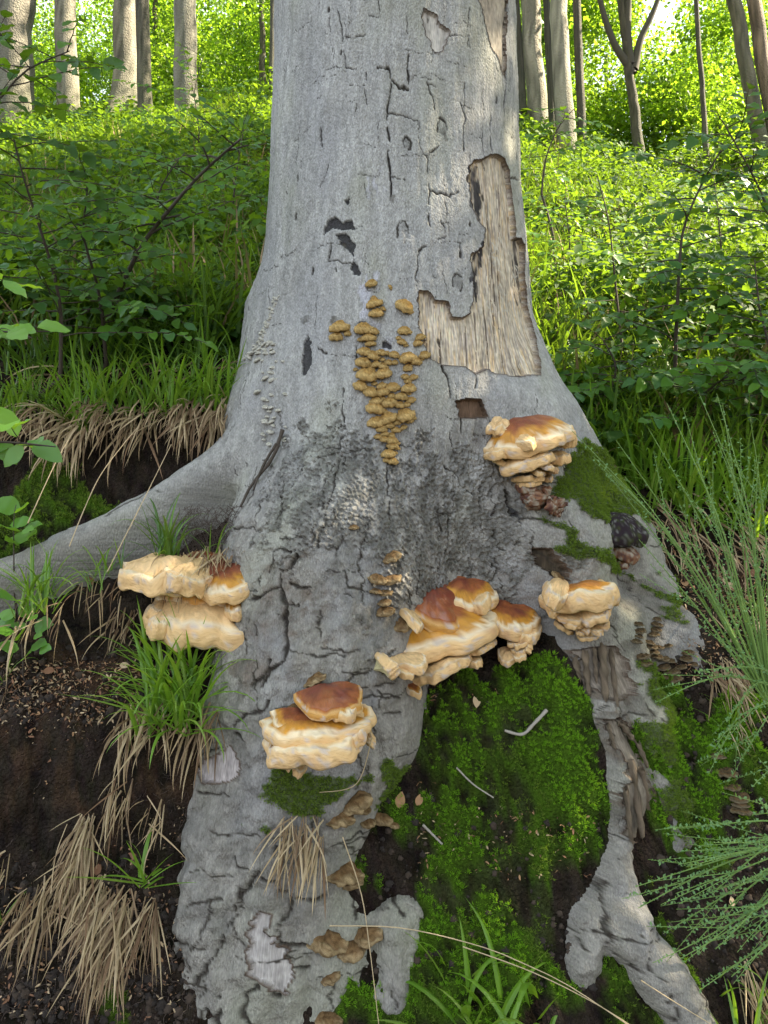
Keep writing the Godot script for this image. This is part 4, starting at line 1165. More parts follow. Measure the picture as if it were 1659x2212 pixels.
func blade_mesh(k: float, wide: float, fold := 0.25) -> ArrayMesh:      # one unit long, grows up and arches towards +z
	var st := mb()
	st.set_smooth_group(-1)
	var p := Vector3.ZERO
	var rows: Array = []
	var n := 8
	for i in n + 1:
		var s := float(i) / n
		var a := 0.08 + k * s * s
		var w := wide * (0.75 + 0.5 * s) if s < 0.4 else wide * 0.95 * pow(maxf(0.0, 1.0 - (s - 0.4) / 0.6), 0.75)
		var up := Vector3(0, cos(a), sin(a))
		var nrm := Vector3(0, -sin(a), cos(a))
		rows.append([p - Vector3(w * 0.5, 0, 0) + nrm * w * fold, p, p + Vector3(w * 0.5, 0, 0) + nrm * w * fold])
		p += up / n
	for i in n:
		for c in 2:
			var q := [rows[i][c], rows[i + 1][c], rows[i + 1][c + 1], rows[i][c + 1]]
			for m in [0, 1, 2, 0, 2, 3]: st.add_vertex(q[m])
	return done(st)

func leaf_mesh(wide: float, fold: float, droop: float, s: int) -> ArrayMesh:   # one unit long along +z, its upper side up
	var r := RandomNumberGenerator.new()
	r.seed = s
	var st := mb()
	var n := 7
	var rows: Array = []
	for i in n + 1:
		var t := float(i) / n
		var w := wide * 0.5 * pow(sin(PI * pow(t, 0.82)), 0.8) if i > 0 and i < n else 0.004
		var y := -droop * t * t + 0.02 * sin(t * 9.0 + s)
		var e1 := fold * w + 0.035 * sin(i * 2.1 + s) * (1.0 if i > 0 and i < n else 0.0)
		var e2 := fold * w + 0.035 * sin(i * 2.4 + s * 2.0) * (1.0 if i > 0 and i < n else 0.0)
		rows.append([Vector3(-w, y + e1, t), Vector3(0, y, t), Vector3(w, y + e2, t)])
	for i in n:
		for c in 2:
			var q := [rows[i][c], rows[i][c + 1], rows[i + 1][c + 1], rows[i + 1][c]]
			for m in [0, 1, 2, 0, 2, 3]: st.add_vertex(q[m])
	return done(st)

func plant_meshes() -> void:
	for k in [0.25, 0.7, 1.1, 1.6, 2.3]: blades.append(blade_mesh(k, 0.042))
	for k in [0.3, 0.9, 1.5]: blades.append(blade_mesh(k, 0.055, 0.5))         # 5.. withered, curled in
	for s in 5: leaves.append(leaf_mesh([0.62, 0.66, 0.58, 0.70, 0.60][s], [0.10, 0.25, -0.05, 0.18, 0.32][s], [0.08, 0.18, 0.02, 0.25, 0.12][s], s + 1))
	for s in 2: leaves.append(leaf_mesh([0.8, 0.86][s], 0.12, 0.05, s + 8))      # 5, 6 round leaves
	mats.green = [leafy(0.040, 0.105, 0.012, 0.16), leafy(0.055, 0.135, 0.014, 0.2), leafy(0.028, 0.075, 0.012, 0.1), leafy(0.075, 0.16, 0.018, 0.22), leafy(0.036, 0.10, 0.028, 0.14)]
	mats.fresh = [leafy(0.085, 0.21, 0.02, 0.25), leafy(0.10, 0.23, 0.025, 0.28), leafy(0.07, 0.18, 0.03, 0.22)]
	mats.grass = [leafy(0.08, 0.17, 0.014, 0.16), leafy(0.115, 0.225, 0.02, 0.2), leafy(0.038, 0.092, 0.012, 0.1), leafy(0.14, 0.22, 0.03, 0.18)]
	mats.straw = [leafy(0.36, 0.255, 0.145, 0.05, 0.8), leafy(0.46, 0.35, 0.215, 0.05, 0.8), leafy(0.24, 0.16, 0.095, 0.03, 0.85), leafy(0.17, 0.10, 0.055, 0.02, 0.9)]
	mats.broom = leafy(0.10, 0.20, 0.07, 0.12, 0.6)
	mats.broom_stem = std(0.6, lin(0.14, 0.24, 0.05))
	mats.twig = std(0.85, lin(0.055, 0.042, 0.032))
	mats.twig_pale = std(0.85, lin(0.30, 0.27, 0.23))
	mats.hair = std(0.9, lin(0.075, 0.052, 0.042))
	mats.clod = [std(1.0, lin(0.022, 0.016, 0.013)), std(1.0, lin(0.045, 0.031, 0.022))]
	mats.litter = [std(0.9, lin(0.30, 0.17, 0.085)), std(0.9, lin(0.20, 0.10, 0.055)), std(0.9, lin(0.42, 0.31, 0.19))]

# where a blade stands: azimuth, lean from upright, length
func blade_at(p: Vector3, az: float, lean: float, L: float, fat := 1.0) -> Transform3D:
	var B := Basis(Vector3.UP, az) * Basis(Vector3.RIGHT, lean)
	return Transform3D(B * Basis.from_scale(Vector3(L * fat, L, L)), p)

func tuft(label: String, x: float, y: float, n: int, L: float, spread: float, n_dead := 0, single := false, o: Dictionary = {}) -> void:
	var foot := cast(x, y, o.get("on", 3))
	if o.has("d"): foot = at(x, y, o.d)
	var root := thing("grass_tuft" if n > 0 else "dead_grass_clump", label, "grass", foot, o.get("group", "grass tufts on the bank" if n > 0 else "withered grass clumps"))
	var sts := {}
	var wide: float = o.get("wide", 0.05)
	for k in n + n_dead:
		var live := k < n
		var az := rng.randf() * TAU
		var lean := rng.randf_range(0.05, spread)
		var len := L * rng.randf_range(0.55, 1.1)
		var mesh := blades[rng.randi() % 5]
		var mat: Material = mats.grass[[0, 1, 0, 2, 3, 1][rng.randi() % 6]] if not o.get("dark", false) else mats.grass[[0, 2, 2][rng.randi() % 3]]
		if o.get("bright", false): mat = mats.grass[[1, 1, 0, 3][rng.randi() % 4]]
		var off := Vector3(rng.randf_range(-1, 1), 0, rng.randf_range(-1, 1)) * wide
		off.y = o.get("slope", 0.0) * off.x - off.z * 0.7
		if not live:
			az = rng.randfn(0.0, 0.30)                          # withered blades hang towards the open side of the bank
			lean = clampf(rng.randfn(2.05, 0.28), 1.2, 2.6)
			len = o.get("dead_len", L * 0.85) * rng.randf_range(0.5, 1.1)
			mesh = blades[5 + [0, 0, 1, 1, 2][rng.randi() % 5]]
			mat = mats.straw[[0, 0, 1, 1, 2, 2, 3][rng.randi() % 7]]
			off = Vector3(rng.randf_range(-1, 1) * o.get("dead_wide", wide * 1.6), rng.randf_range(-0.06, 0.02), 0.0)
			off.z = 0.012 - off.y * 0.35
			off.y += o.get("slope", 0.0) * off.x
		else:
			if o.has("az"): az = o.az + rng.randfn(0.0, o.get("az_dev", 1.0))
		var T := blade_at(off, az, lean, len, o.get("fat", 1.0) * (1.0 if live else rng.randf_range(0.25, 0.85)))
		if single:
			var b := obj("blade" if live else "dead_blade", mesh, mat, root)
			b.transform = T
		else:
			if not sts.has(mat):
				sts[mat] = mb()
			sts[mat].append_from(mesh, 0, T)
	for mat in sts:
		var part := obj("dead_blades" if mat in mats.straw else "blades", sts[mat].commit(), mat, root)
		part.set_meta("kind", "stuff")

func build_tufts() -> void:
	tuft("bright grass tuft below the left bracket fungi, its withered leaves hanging beneath", 375, 1528, 170, 0.27, 1.3, 85, true, {"wide": 0.085, "dead_wide": 0.14, "dead_len": 0.18, "d": 2.13, "fat": 1.3, "bright": true})
	tuft("dark stiff grass tuft standing before the long left root", 358, 1212, 32, 0.22, 0.8, 20, true, {"wide": 0.035, "dark": true, "dead_len": 0.12, "d": 2.32, "fat": 1.2})
	tuft("grass tuft at the left edge below the root's end", 85, 1305, 50, 0.2, 1.0, 20, true, {"wide": 0.05, "d": 2.2, "fat": 1.2})
	tuft("sparse broad bladed tuft over the hanging straw at the lower left", 312, 1905, 13, 0.21, 1.5, 0, true, {"wide": 0.015, "fat": 1.7, "d": 1.98, "bright": true})
	tuft("grass tuft in front of the moss, cut off by the frame's base", 1075, 2240, 46, 0.27, 0.8, 10, true, {"wide": 0.11, "on": 2, "fat": 2.1, "bright": true})
	tuft("grass tuft at the lower right corner beside the broom", 1600, 2225, 24, 0.22, 0.85, 12, true, {"wide": 0.08, "on": 2, "fat": 1.4, "bright": true})
	tuft("tiny grass tuft on the dark soil at the left edge", 8, 1475, 9, 0.16, 0.9, 3, true, {"wide": 0.01, "on": 2})
	tuft("few bent blades at the left edge low down", 6, 1990, 6, 0.14, 1.0, 2, true, {"wide": 0.01, "on": 2})
	tuft("small tuft at the lower edge of the left root, left of the dark stiff one", 225, 1255, 18, 0.15, 0.9, 24, true, {"wide": 0.05, "dead_len": 0.13, "d": 2.3})
	tuft("straw and few green blades tucked under the root beside the left bracket fungi", 430, 1205, 8, 0.13, 0.9, 40, true, {"wide": 0.05, "dead_len": 0.14, "d": 2.3})
	# withered clumps
	var straw := [["straw bundle under the sparse tuft's root, largest at the lower left", 262, 1925, 80, 0.21, 0.04], ["straw bundle right of the largest one, touching the trunk foot", 330, 1945, 44, 0.17, 0.025], ["straw bundle left of the largest one", 205, 1900, 60, 0.2, 0.03], ["long pale straw bundle higher up, hung from the soil edge", 190, 1770, 70, 0.17, 0.022], ["straw bundle between the long pale one and the lowest straw", 165, 1850, 50, 0.16, 0.03], ["lowest straw bundle at the left", 240, 2020, 50, 0.17, 0.05], ["straw wisp far left of the bundles", 55, 1930, 22, 0.17, 0.02], ["short straw bundle under the dark ledge on the left", 265, 1690, 26, 0.16, 0.03], ["straw wisps left of the bundles", 105, 1905, 30, 0.19, 0.025], ["thin straw wisps beside the trunk foot on the left", 335, 1720, 14, 0.14, 0.03], ["straw at the left edge low down", 5, 1850, 16, 0.2, 0.03],
		["mop of grey straw hanging on the trunk foot below the massive bracket", 655, 1772, 80, 0.17, 0.055], ["withered grass hanging from the hollow beside the left root", 480, 1190, 110, 0.15, 0.11], ["straw beside the trunk behind the left bracket fungi", 400, 1200, 50, 0.16, 0.06], ["pale straw mop on the right bank below the dark brackets", 1562, 1430, 60, 0.2, 0.06], ["straw fringe under the grass at the right edge", 1530, 1170, 90, 0.2, 0.2], ["straw fringe beside the mossy right root", 1450, 1120, 50, 0.17, 0.1], ["brown straw left of the bracket fungi", 285, 1320, 40, 0.16, 0.05], ["brown hanging grass at the right bottom corner", 1610, 2080, 20, 0.18, 0.03]]
	for e in straw: tuft(e[0], e[1], e[2], 0, e[4], 0.5, e[3], e[3] <= 50, {"dead_len": e[4], "dead_wide": e[5]}.merged({"d": 2.36} if e[1] in [480, 400] else {}))
	# the row on the lip of the left bank
	var row := [20, 70, 120, 168, 215, 262, 308, 352, 398, 440, 478]
	for k in row.size(): tuft("tuft with hanging straw skirt on the left bank's lip, %s from the edge" % ordinal(k), row[k], 905 - k * 4 + rng.randf_range(-26, 22), rng.randi_range(26, 50), rng.randf_range(0.2, 0.3), 0.95, rng.randi_range(22, 66), false, {"wide": 0.06, "on": 2, "bright": k % 3 > 0, "dead_len": rng.randf_range(0.14, 0.28), "dead_wide": rng.randf_range(0.04, 0.09), "slope": 0.0, "d": 2.72 + rng.randf_range(-0.05, 0.05)})
	for k in 7: tuft("grass tuft in the second row up the left bank, %s from the edge" % ordinal(k), 60 + k * 72, 800 - k * 4 + rng.randf_range(-12, 12), 44, 0.30, 0.9, 8 if k < 5 else 40, false, {"wide": 0.09, "on": 2, "dark": true})
	for k in 8: tuft("grass tuft in the third row up the left bank, %s from the edge" % ordinal(k), 40 + k * 70, 700 + rng.randf_range(-14, 14), 40, 0.30, 0.9, 4, false, {"wide": 0.12, "on": 2, "dark": true})
	var right := [[1265, 985], [1310, 960], [1350, 1030], [1395, 1010], [1430, 1085], [1480, 1050], [1520, 1120], [1575, 1080], [1625, 1140], [1655, 1060], [1600, 1010], [1530, 985], [1450, 960], [1380, 930]]
	for k in right.size(): tuft("arching grass tuft right of the beech, %s from its trunk" % ordinal(k), right[k][0], right[k][1], 46, 0.34, 1.0, 8, false, {"wide": 0.08, "on": 2, "az": -0.5, "az_dev": 1.3, "bright": true})
	for k in 5: tuft("small grass tuft on the right bank under the broom, %s from the top" % ordinal(k), [1560, 1610, 1640, 1580, 1655][k], [1330, 1400, 1320, 1560, 1480][k], 16, 0.14, 0.9, 8, false, {"wide": 0.03, "on": 2})

# a young tree or shrub: stem points are [x, y, depth] as measured
func sapling(called: String, label: String, category: String, stem_px: Array, branches: int, reach: float, leaf: float, most: int, s: int, look: Array, group := "beech saplings on the slope", r0 := 0.008, round_leaf := false) -> void:
	var r := RandomNumberGenerator.new()
	r.seed = s
	var pts: Array = []
	for p in stem_px: pts.append(at(p[0], p[1], p[2]))
	var root := thing(called, label, category, pts[0], group)
	var stem := bend(pts, 14)
	var loc := PackedVector3Array()
	for p in stem: loc.append(p - pts[0])
	var st := mb()
	tube(st, loc, r0, r0 * 0.3, 6, 0.1)
	rooted(st, pts[0], r0)
	obj("stem", done(st), mats.twig, root)
	var count := 0
	for b in branches:
		var t := lerpf(0.18, 1.0, (b + r.randf() * 0.7) / branches)
		var f := t * 14.0
		var i := mini(int(f), 13)
		var p0 := loc[i].lerp(loc[i + 1], f - i)
		var az := b * 2.4 + r.randf() * 0.9
		var dir := Vector3(cos(az), r.randf_range(0.0, 0.45), sin(az) * 0.8 + 0.15).normalized()
		var L := reach * (1.05 - 0.5 * t) * r.randf_range(0.6, 1.15)
		var tp := PackedVector3Array([p0])
		var n := 7
		for k in n:
			dir = (dir + Vector3(r.randf_range(-0.2, 0.2), r.randf_range(-0.16, 0.07), r.randf_range(-0.2, 0.2))).normalized()
			tp.append(tp[-1] + dir * L / n)
		var bt := mb()
		tube(bt, tp, r0 * 0.34, r0 * 0.12, 4)
		obj("branch", done(bt), mats.twig, root)
		var along := L * 0.2
		var left := 1.0
		while along <= L and count < most:
			var g := along / L * n
			var gi := mini(int(g), n - 1)
			var q := tp[gi].lerp(tp[gi + 1], g - gi)
			var td := (tp[gi + 1] - tp[gi]).normalized()
			var up := (Vector3(0, 0.75, 0.55) + Vector3(r.randfn(0, 0.28), r.randfn(0, 0.15), r.randfn(0, 0.28))).normalized()
			var sidev := td.cross(up).normalized()
			var ld := (td * 0.65 + sidev * left * 0.85 + Vector3(0, -0.12, 0)).normalized()
			if along + leaf * 0.45 > L: ld = td
			up = (up - ld * up.dot(ld)).normalized()
			var size := leaf * r.randf_range(0.65, 1.15)
			var o := obj("leaf", leaves[5 + r.randi() % 2] if round_leaf else leaves[r.randi() % 5], look[r.randi() % look.size()], root)
			o.transform = Transform3D(Basis(up.cross(ld), up, ld) * size, q)
			left = -left
			count += 1
			along += leaf * r.randf_range(0.38, 0.6)

# the lowest piece of a stem, down to the ground beside the path
func rooted(st: SurfaceTool, p: Vector3, r: float, out := 0.1) -> void:
	var g := Vector3(p.x + signf(p.x) * out, 0, p.z - 0.04)
	g.y = ground(g.x, g.z) - 0.03
	if p.y - g.y < 0.04: return
	var m := (p + g) * 0.5 + Vector3(signf(p.x) * out * 0.4, 0, 0)
	tube(st, bend([g - p, m - p, Vector3.ZERO], 8), r * 1.3, r, 6, 0.1)

func build_saplings() -> void:
	for m in mats.green: m.metallic_specular = 0.32
	var G: Array = mats.green
	var dark := [G[2], G[2], G[0], G[4]]
	var mid := [G[0], G[1], G[2], G[4], G[0]]
	var lit := [G[1], G[3], G[0]]
	sapling("beech_sapling", "beech sapling with a bare grey curved stem leaning towards the trunk on the left", "sapling", [[200, 770, 3.05], [255, 636, 2.95], [302, 538, 2.9], [364, 455, 2.85], [440, 370, 2.8], [520, 300, 2.75]], 20, 0.42, 0.062, 230, 1, mid, "beech saplings on the slope", 0.012)
	sapling("beech_sapling", "bushy beech sapling with many leaves at the left edge, mid height", "sapling", [[130, 820, 2.75], [130, 660, 2.65], [95, 520, 2.55], [50, 380, 2.45], [30, 300, 2.45]], 28, 0.52, 0.062, 290, 2, mid)
	sapling("beech_sapling", "second bushy sapling between the curved stem and the left edge", "sapling", [[230, 790, 2.9], [215, 640, 2.8], [180, 500, 2.7], [190, 400, 2.65]], 26, 0.5, 0.06, 280, 3, mid)
	sapling("beech_branch", "bright near leaves on a twig entering at the left edge above the bank's straw", "branch", [[-190, 1010, 1.42], [-80, 960, 1.4], [10, 955, 1.38], [120, 965, 1.36]], 5, 0.14, 0.062, 26, 4, mats.fresh, "near twigs at the left edge", 0.004)
	sapling("beech_branch", "bright near leaves on a twig at the left edge beside the grass", "branch", [[-200, 760, 1.5], [-90, 720, 1.48], [0, 715, 1.46], [70, 730, 1.44]], 5, 0.14, 0.062, 26, 5, mats.fresh, "near twigs at the left edge", 0.004)
	sapling("beech_branch", "near twig at the left edge, third and highest of the bright ones", "branch", [[-220, 640, 1.6], [-100, 600, 1.6], [-10, 610, 1.58]], 4, 0.16, 0.06, 22, 6, mats.fresh, "near twigs at the left edge", 0.004)
	sapling("beech_branch", "dark drooping leaves in front of the leftmost background trunk", "branch", [[-180, 420, 2.3], [-40, 260, 2.3], [60, 150, 2.3], [150, 110, 2.3]], 22, 0.5, 0.062, 230, 7, dark, "dark branches at the upper left", 0.006)
	sapling("beech_sapling", "low leafy sapling behind the bushy ones, under the left background trunks", "sapling", [[330, 620, 4.2], [330, 500, 4.1], [350, 400, 4.0], [400, 330, 4.0]], 22, 0.6, 0.065, 240, 8, mid)
	sapling("beech_sapling", "leafy sapling close to the beech trunk's left side", "sapling", [[500, 640, 4.6], [500, 500, 4.5], [510, 380, 4.4], [530, 260, 4.4]], 22, 0.6, 0.065, 240, 9, mid)
	sapling("beech_sapling", "pale green sapling before the third background trunk", "sapling", [[420, 380, 7.0], [430, 280, 7.0], [420, 200, 7.0], [440, 120, 7.0]], 20, 0.9, 0.075, 220, 10, lit)
	# right of the beech
	sapling("beech_sapling", "dark stemmed forked sapling standing free right of the beech", "sapling", [[1455, 880, 3.3], [1460, 740, 3.25], [1466, 600, 3.2], [1480, 480, 3.2], [1520, 390, 3.2], [1560, 320, 3.2]], 17, 0.52, 0.062, 170, 11, dark, "beech saplings on the slope", 0.010)
	sapling("beech_sapling", "slim straight sapling with few leaves nearest to the trunk on the right", "sapling", [[1345, 760, 3.7], [1330, 620, 3.7], [1315, 480, 3.65], [1290, 380, 3.65]], 9, 0.3, 0.065, 60, 12, dark, "beech saplings on the slope", 0.007)
	sapling("beech_sapling", "leafy beech sapling filling the right edge below the far trunks", "sapling", [[1720, 700, 3.2], [1690, 560, 3.2], [1650, 430, 3.15], [1600, 330, 3.1], [1560, 260, 3.1]], 28, 0.6, 0.065, 290, 13, [G[0], G[2], G[4], G[4]])
	sapling("beech_sapling", "broad low sapling with horizontal sprays over the grass on the right", "sapling", [[1480, 960, 3.2], [1500, 880, 3.1], [1560, 820, 3.0], [1640, 790, 2.95]], 22, 0.6, 0.066, 240, 14, mid)
	sapling("beech_sapling", "low sapling spreading beside the trunk's right flank", "sapling", [[1330, 920, 3.3], [1320, 850, 3.25], [1330, 790, 3.2], [1300, 730, 3.2]], 20, 0.45, 0.062, 200, 15, mid)
	sapling("beech_sapling", "sapling at the right edge above the grass tufts", "sapling", [[1690, 900, 3.0], [1670, 780, 3.0], [1640, 660, 3.0], [1630, 560, 3.0]], 24, 0.55, 0.064, 260, 16, mid)
	sapling("beech_sapling", "leafy young beech on the sunlit slope right of the trunk", "sapling", [[1230, 640, 5.2], [1230, 520, 5.1], [1220, 430, 5.1]], 20, 0.6, 0.065, 220, 17, lit)
	sapling("beech_sapling", "small sapling with round leaves before the two right background trunks", "sapling", [[1170, 420, 5.6], [1180, 340, 5.6], [1210, 270, 5.6], [1240, 235, 5.6]], 16, 0.5, 0.07, 120, 18, lit)
	sapling("beech_sapling", "sapling in the middle of the right slope", "sapling", [[1400, 700, 4.8], [1390, 600, 4.8], [1400, 520, 4.8]], 22, 0.6, 0.065, 220, 19, mid)
	sapling("beech_sapling", "young beech up the right slope below the forked tree", "sapling", [[1560, 560, 5.5], [1550, 450, 5.5], [1540, 370, 5.5]], 22, 0.7, 0.07, 230, 20, mid)
	# small round leaved plants at the left edge
	small_plant("round leaved plant at the left edge beside the mossy bank", 2.32, [[30, 1215], [30, 1120], [35, 1090]], [[13, 1092, 60], [47, 1097, 45], [14, 1139, 60], [47, 1128, 50], [73, 1135, 40], [69, 1153, 38], [45, 1160, 52], [24, 1168, 44], [60, 1145, 36]])
	small_plant("round leaved plant with stacked pairs of leaves below it", 2.16, [[50, 1440], [45, 1370], [35, 1300]], [[36, 1297, 36], [55, 1320, 42], [15, 1328, 40], [11, 1346, 44], [44, 1369, 42], [9, 1364, 40], [18, 1397, 44], [94, 1350, 48], [84, 1393, 48], [82, 1373, 26], [58, 1415, 40], [40, 1350, 40], [98, 1402, 36], [7, 1286, 40], [70, 1335, 36]])

func small_plant(label: String, d: float, stem_px: Array, list: Array) -> void:
	var base := at(stem_px[0][0], stem_px[0][1], d)
	var root := thing("honeysuckle_plant", label, "plant", base, "round leaved plants at the left edge")
	var pts: Array = []
	for p in stem_px: pts.append(at(p[0], p[1], d) - base)
	var st := mb()
	tube(st, bend(pts, 8), 0.0022, 0.001, 5)
	rooted(st, base, 0.0022, 0.01)
	obj("stem", done(st), mats.twig, root)
	for e in list:
		var c := at(e[0], e[1], d + rng.randf_range(-0.04, 0.04)) - base
		var size: float = e[2] * d / F
		var hub := Vector3(pts[1].x, c.y - 0.01, 0)
		var ld := (c - hub + Vector3(rng.randf_range(-0.02, 0.02), 0.0, rng.randf_range(0, 0.03))).normalized()
		var up := (Vector3(0, 0.7, 0.75) + Vector3(rng.randfn(0, 0.2), 0, rng.randfn(0, 0.2))).normalized()
		up = (up - ld * up.dot(ld)).normalized()
		var o := obj("leaf", leaves[5 + rng.randi() % 2], mats.fresh[rng.randi() % 3], root)
		o.transform = Transform3D(Basis(up.cross(ld), up, ld) * size, c - ld * size * 0.5)

# broom: whippy green stems with tiny leaves
func broom(label: String, foot: Array, tips: Array, s: int, thick := 0.004) -> void:
	var r := RandomNumberGenerator.new()
	r.seed = s
	var base := at(foot[0], foot[1], foot[2])
	var root := thing("broom_shrub", label, "shrub", base, "broom at the right edge")
	var bits := mb()
	var main := mb()
	rooted(main, base, thick * 1.2, 0.06)
	if base.y - ground(base.x + 0.06, base.z - 0.04) > 0.01: obj("main_stem", done(main), mats.broom_stem, root)
	for tip in tips:
		var e := at(tip[0], tip[1], tip[2]) - base
		var midp := e * 0.5 + Vector3(r.randf_range(-0.03, 0.03), tip[3] if tip.size() > 3 else 0.06, r.randf_range(-0.03, 0.05))
		var line := bend([Vector3.ZERO, midp, e], 14)
		var st := mb()
		tube(st, line, thick * r.randf_range(0.5, 0.8), 0.0007, 5)
		var jobs := [line]
		for k in 3:                                        # side shoots
			var i := r.randi_range(4, 10)
			var dir := (line[i + 1] - line[i]).normalized()
			var q := PackedVector3Array()
			var sd := (dir + Vector3(r.randf_range(-0.6, 0.6), r.randf_range(-0.1, 0.6), r.randf_range(-0.5, 0.5))).normalized()
			for m in 7: q.append(line[i] + sd * m * 0.028 * r.randf_range(0.95, 1.05))
			tube(st, q, 0.0011, 0.0005, 4)
			jobs.append(q)
		obj("stem", done(st), mats.broom_stem, root)
		for q in jobs:
			for i in range(1, q.size()):
				for m in 4:
					var p: Vector3 = q[i - 1].lerp(q[i], m / 4.0)
					var ld := Vector3(r.randfn(0, 1), r.randfn(0.3, 1), r.randfn(0, 1)).normalized()
					var up := Vector3(r.randfn(0, 0.5), 1, r.randfn(0.5, 0.5))
					up = (up - ld * up.dot(ld)).normalized()
					var T := Transform3D(Basis(up.cross(ld), up, ld) * r.randf_range(0.006, 0.011), p)
					var a := T * Vector3(0, 0, 0); var b := T * Vector3(0.28, 0, 0.5); var c := T * Vector3(0, 0.05, 1); var d := T * Vector3(-0.28, 0, 0.5)
					for v in [a, c, b, a, d, c]: bits.add_vertex(v)
	var lf := obj("leaves", done(bits), mats.broom, root)
	lf.set_meta("kind", "stuff")

func build_broom() -> void:
	broom("upper broom shrub arching over the grass right of the mossy root", [1665, 1530, 2.0], [[1400, 925, 1.95], [1440, 870, 1.95], [1548, 850, 1.95], [1560, 870, 2.0], [1510, 850, 2.0], [1475, 880, 2.05], [1235, 930, 1.95], [1280, 985, 1.95], [1300, 1010, 2.0], [1330, 950, 2.05], [1350, 1030, 1.95], [1380, 1165, 1.9, 0.02], [1620, 900, 1.9], [1640, 980, 1.9], [1500, 980, 1.95], [1430, 1080, 1.95], [1560, 1050, 1.9], [1600, 1150, 1.9]], 51, 0.006)
	broom("lower broom shrub fanning in from the right edge over the mossy soil", [1790, 1800, 1.6], [[1372, 1916, 1.6, 0.0], [1378, 1962, 1.6, 0.0], [1515, 1786, 1.6, 0.03], [1465, 1868, 1.6, 0.02], [1460, 1930, 1.55, 0.0], [1410, 2080, 1.55, -0.03], [1468, 2072, 1.55, -0.03], [1510, 2140, 1.55, -0.05], [1470, 1995, 1.6, 0.0], [1540, 1850, 1.62, 0.02], [1625, 1760, 1.6, 0.04], [1570, 2000, 1.55, 0.0], [1580, 2110, 1.5, -0.03], [1630, 1900, 1.6, 0.02], [1620, 2030, 1.55, 0.0], [1540, 1930, 1.58], [1500, 2040, 1.57, -0.02]], 52, 0.0045)
	broom("small broom twigs hanging before the soil at the right edge", [1720, 1500, 1.9], [[1415, 1518, 1.9, 0.05], [1540, 1620, 1.9, 0.02], [1600, 1640, 1.9], [1570, 1560, 1.9], [1625, 1700, 1.9, 0.0], [1500, 1450, 1.9, 0.04]], 53, 0.0035)

# single stems, twigs and fallen leaves
func stem_thing(called: String, label: String, category: String, px: Array, r0: float, r1: float, mat: Material, lift := 0.01, group := "") -> void:
	var pts: Array = []
	for p in px: pts.append(cast(p[0], p[1]) + Vector3(0, 0, lift) if p.size() < 3 else at(p[0], p[1], p[2]))
	var st := mb()
	tube(st, bend(pts, 18), r0, r1, 5, 0.12)
	tag(obj(called, done(st), mat), label, category, group)

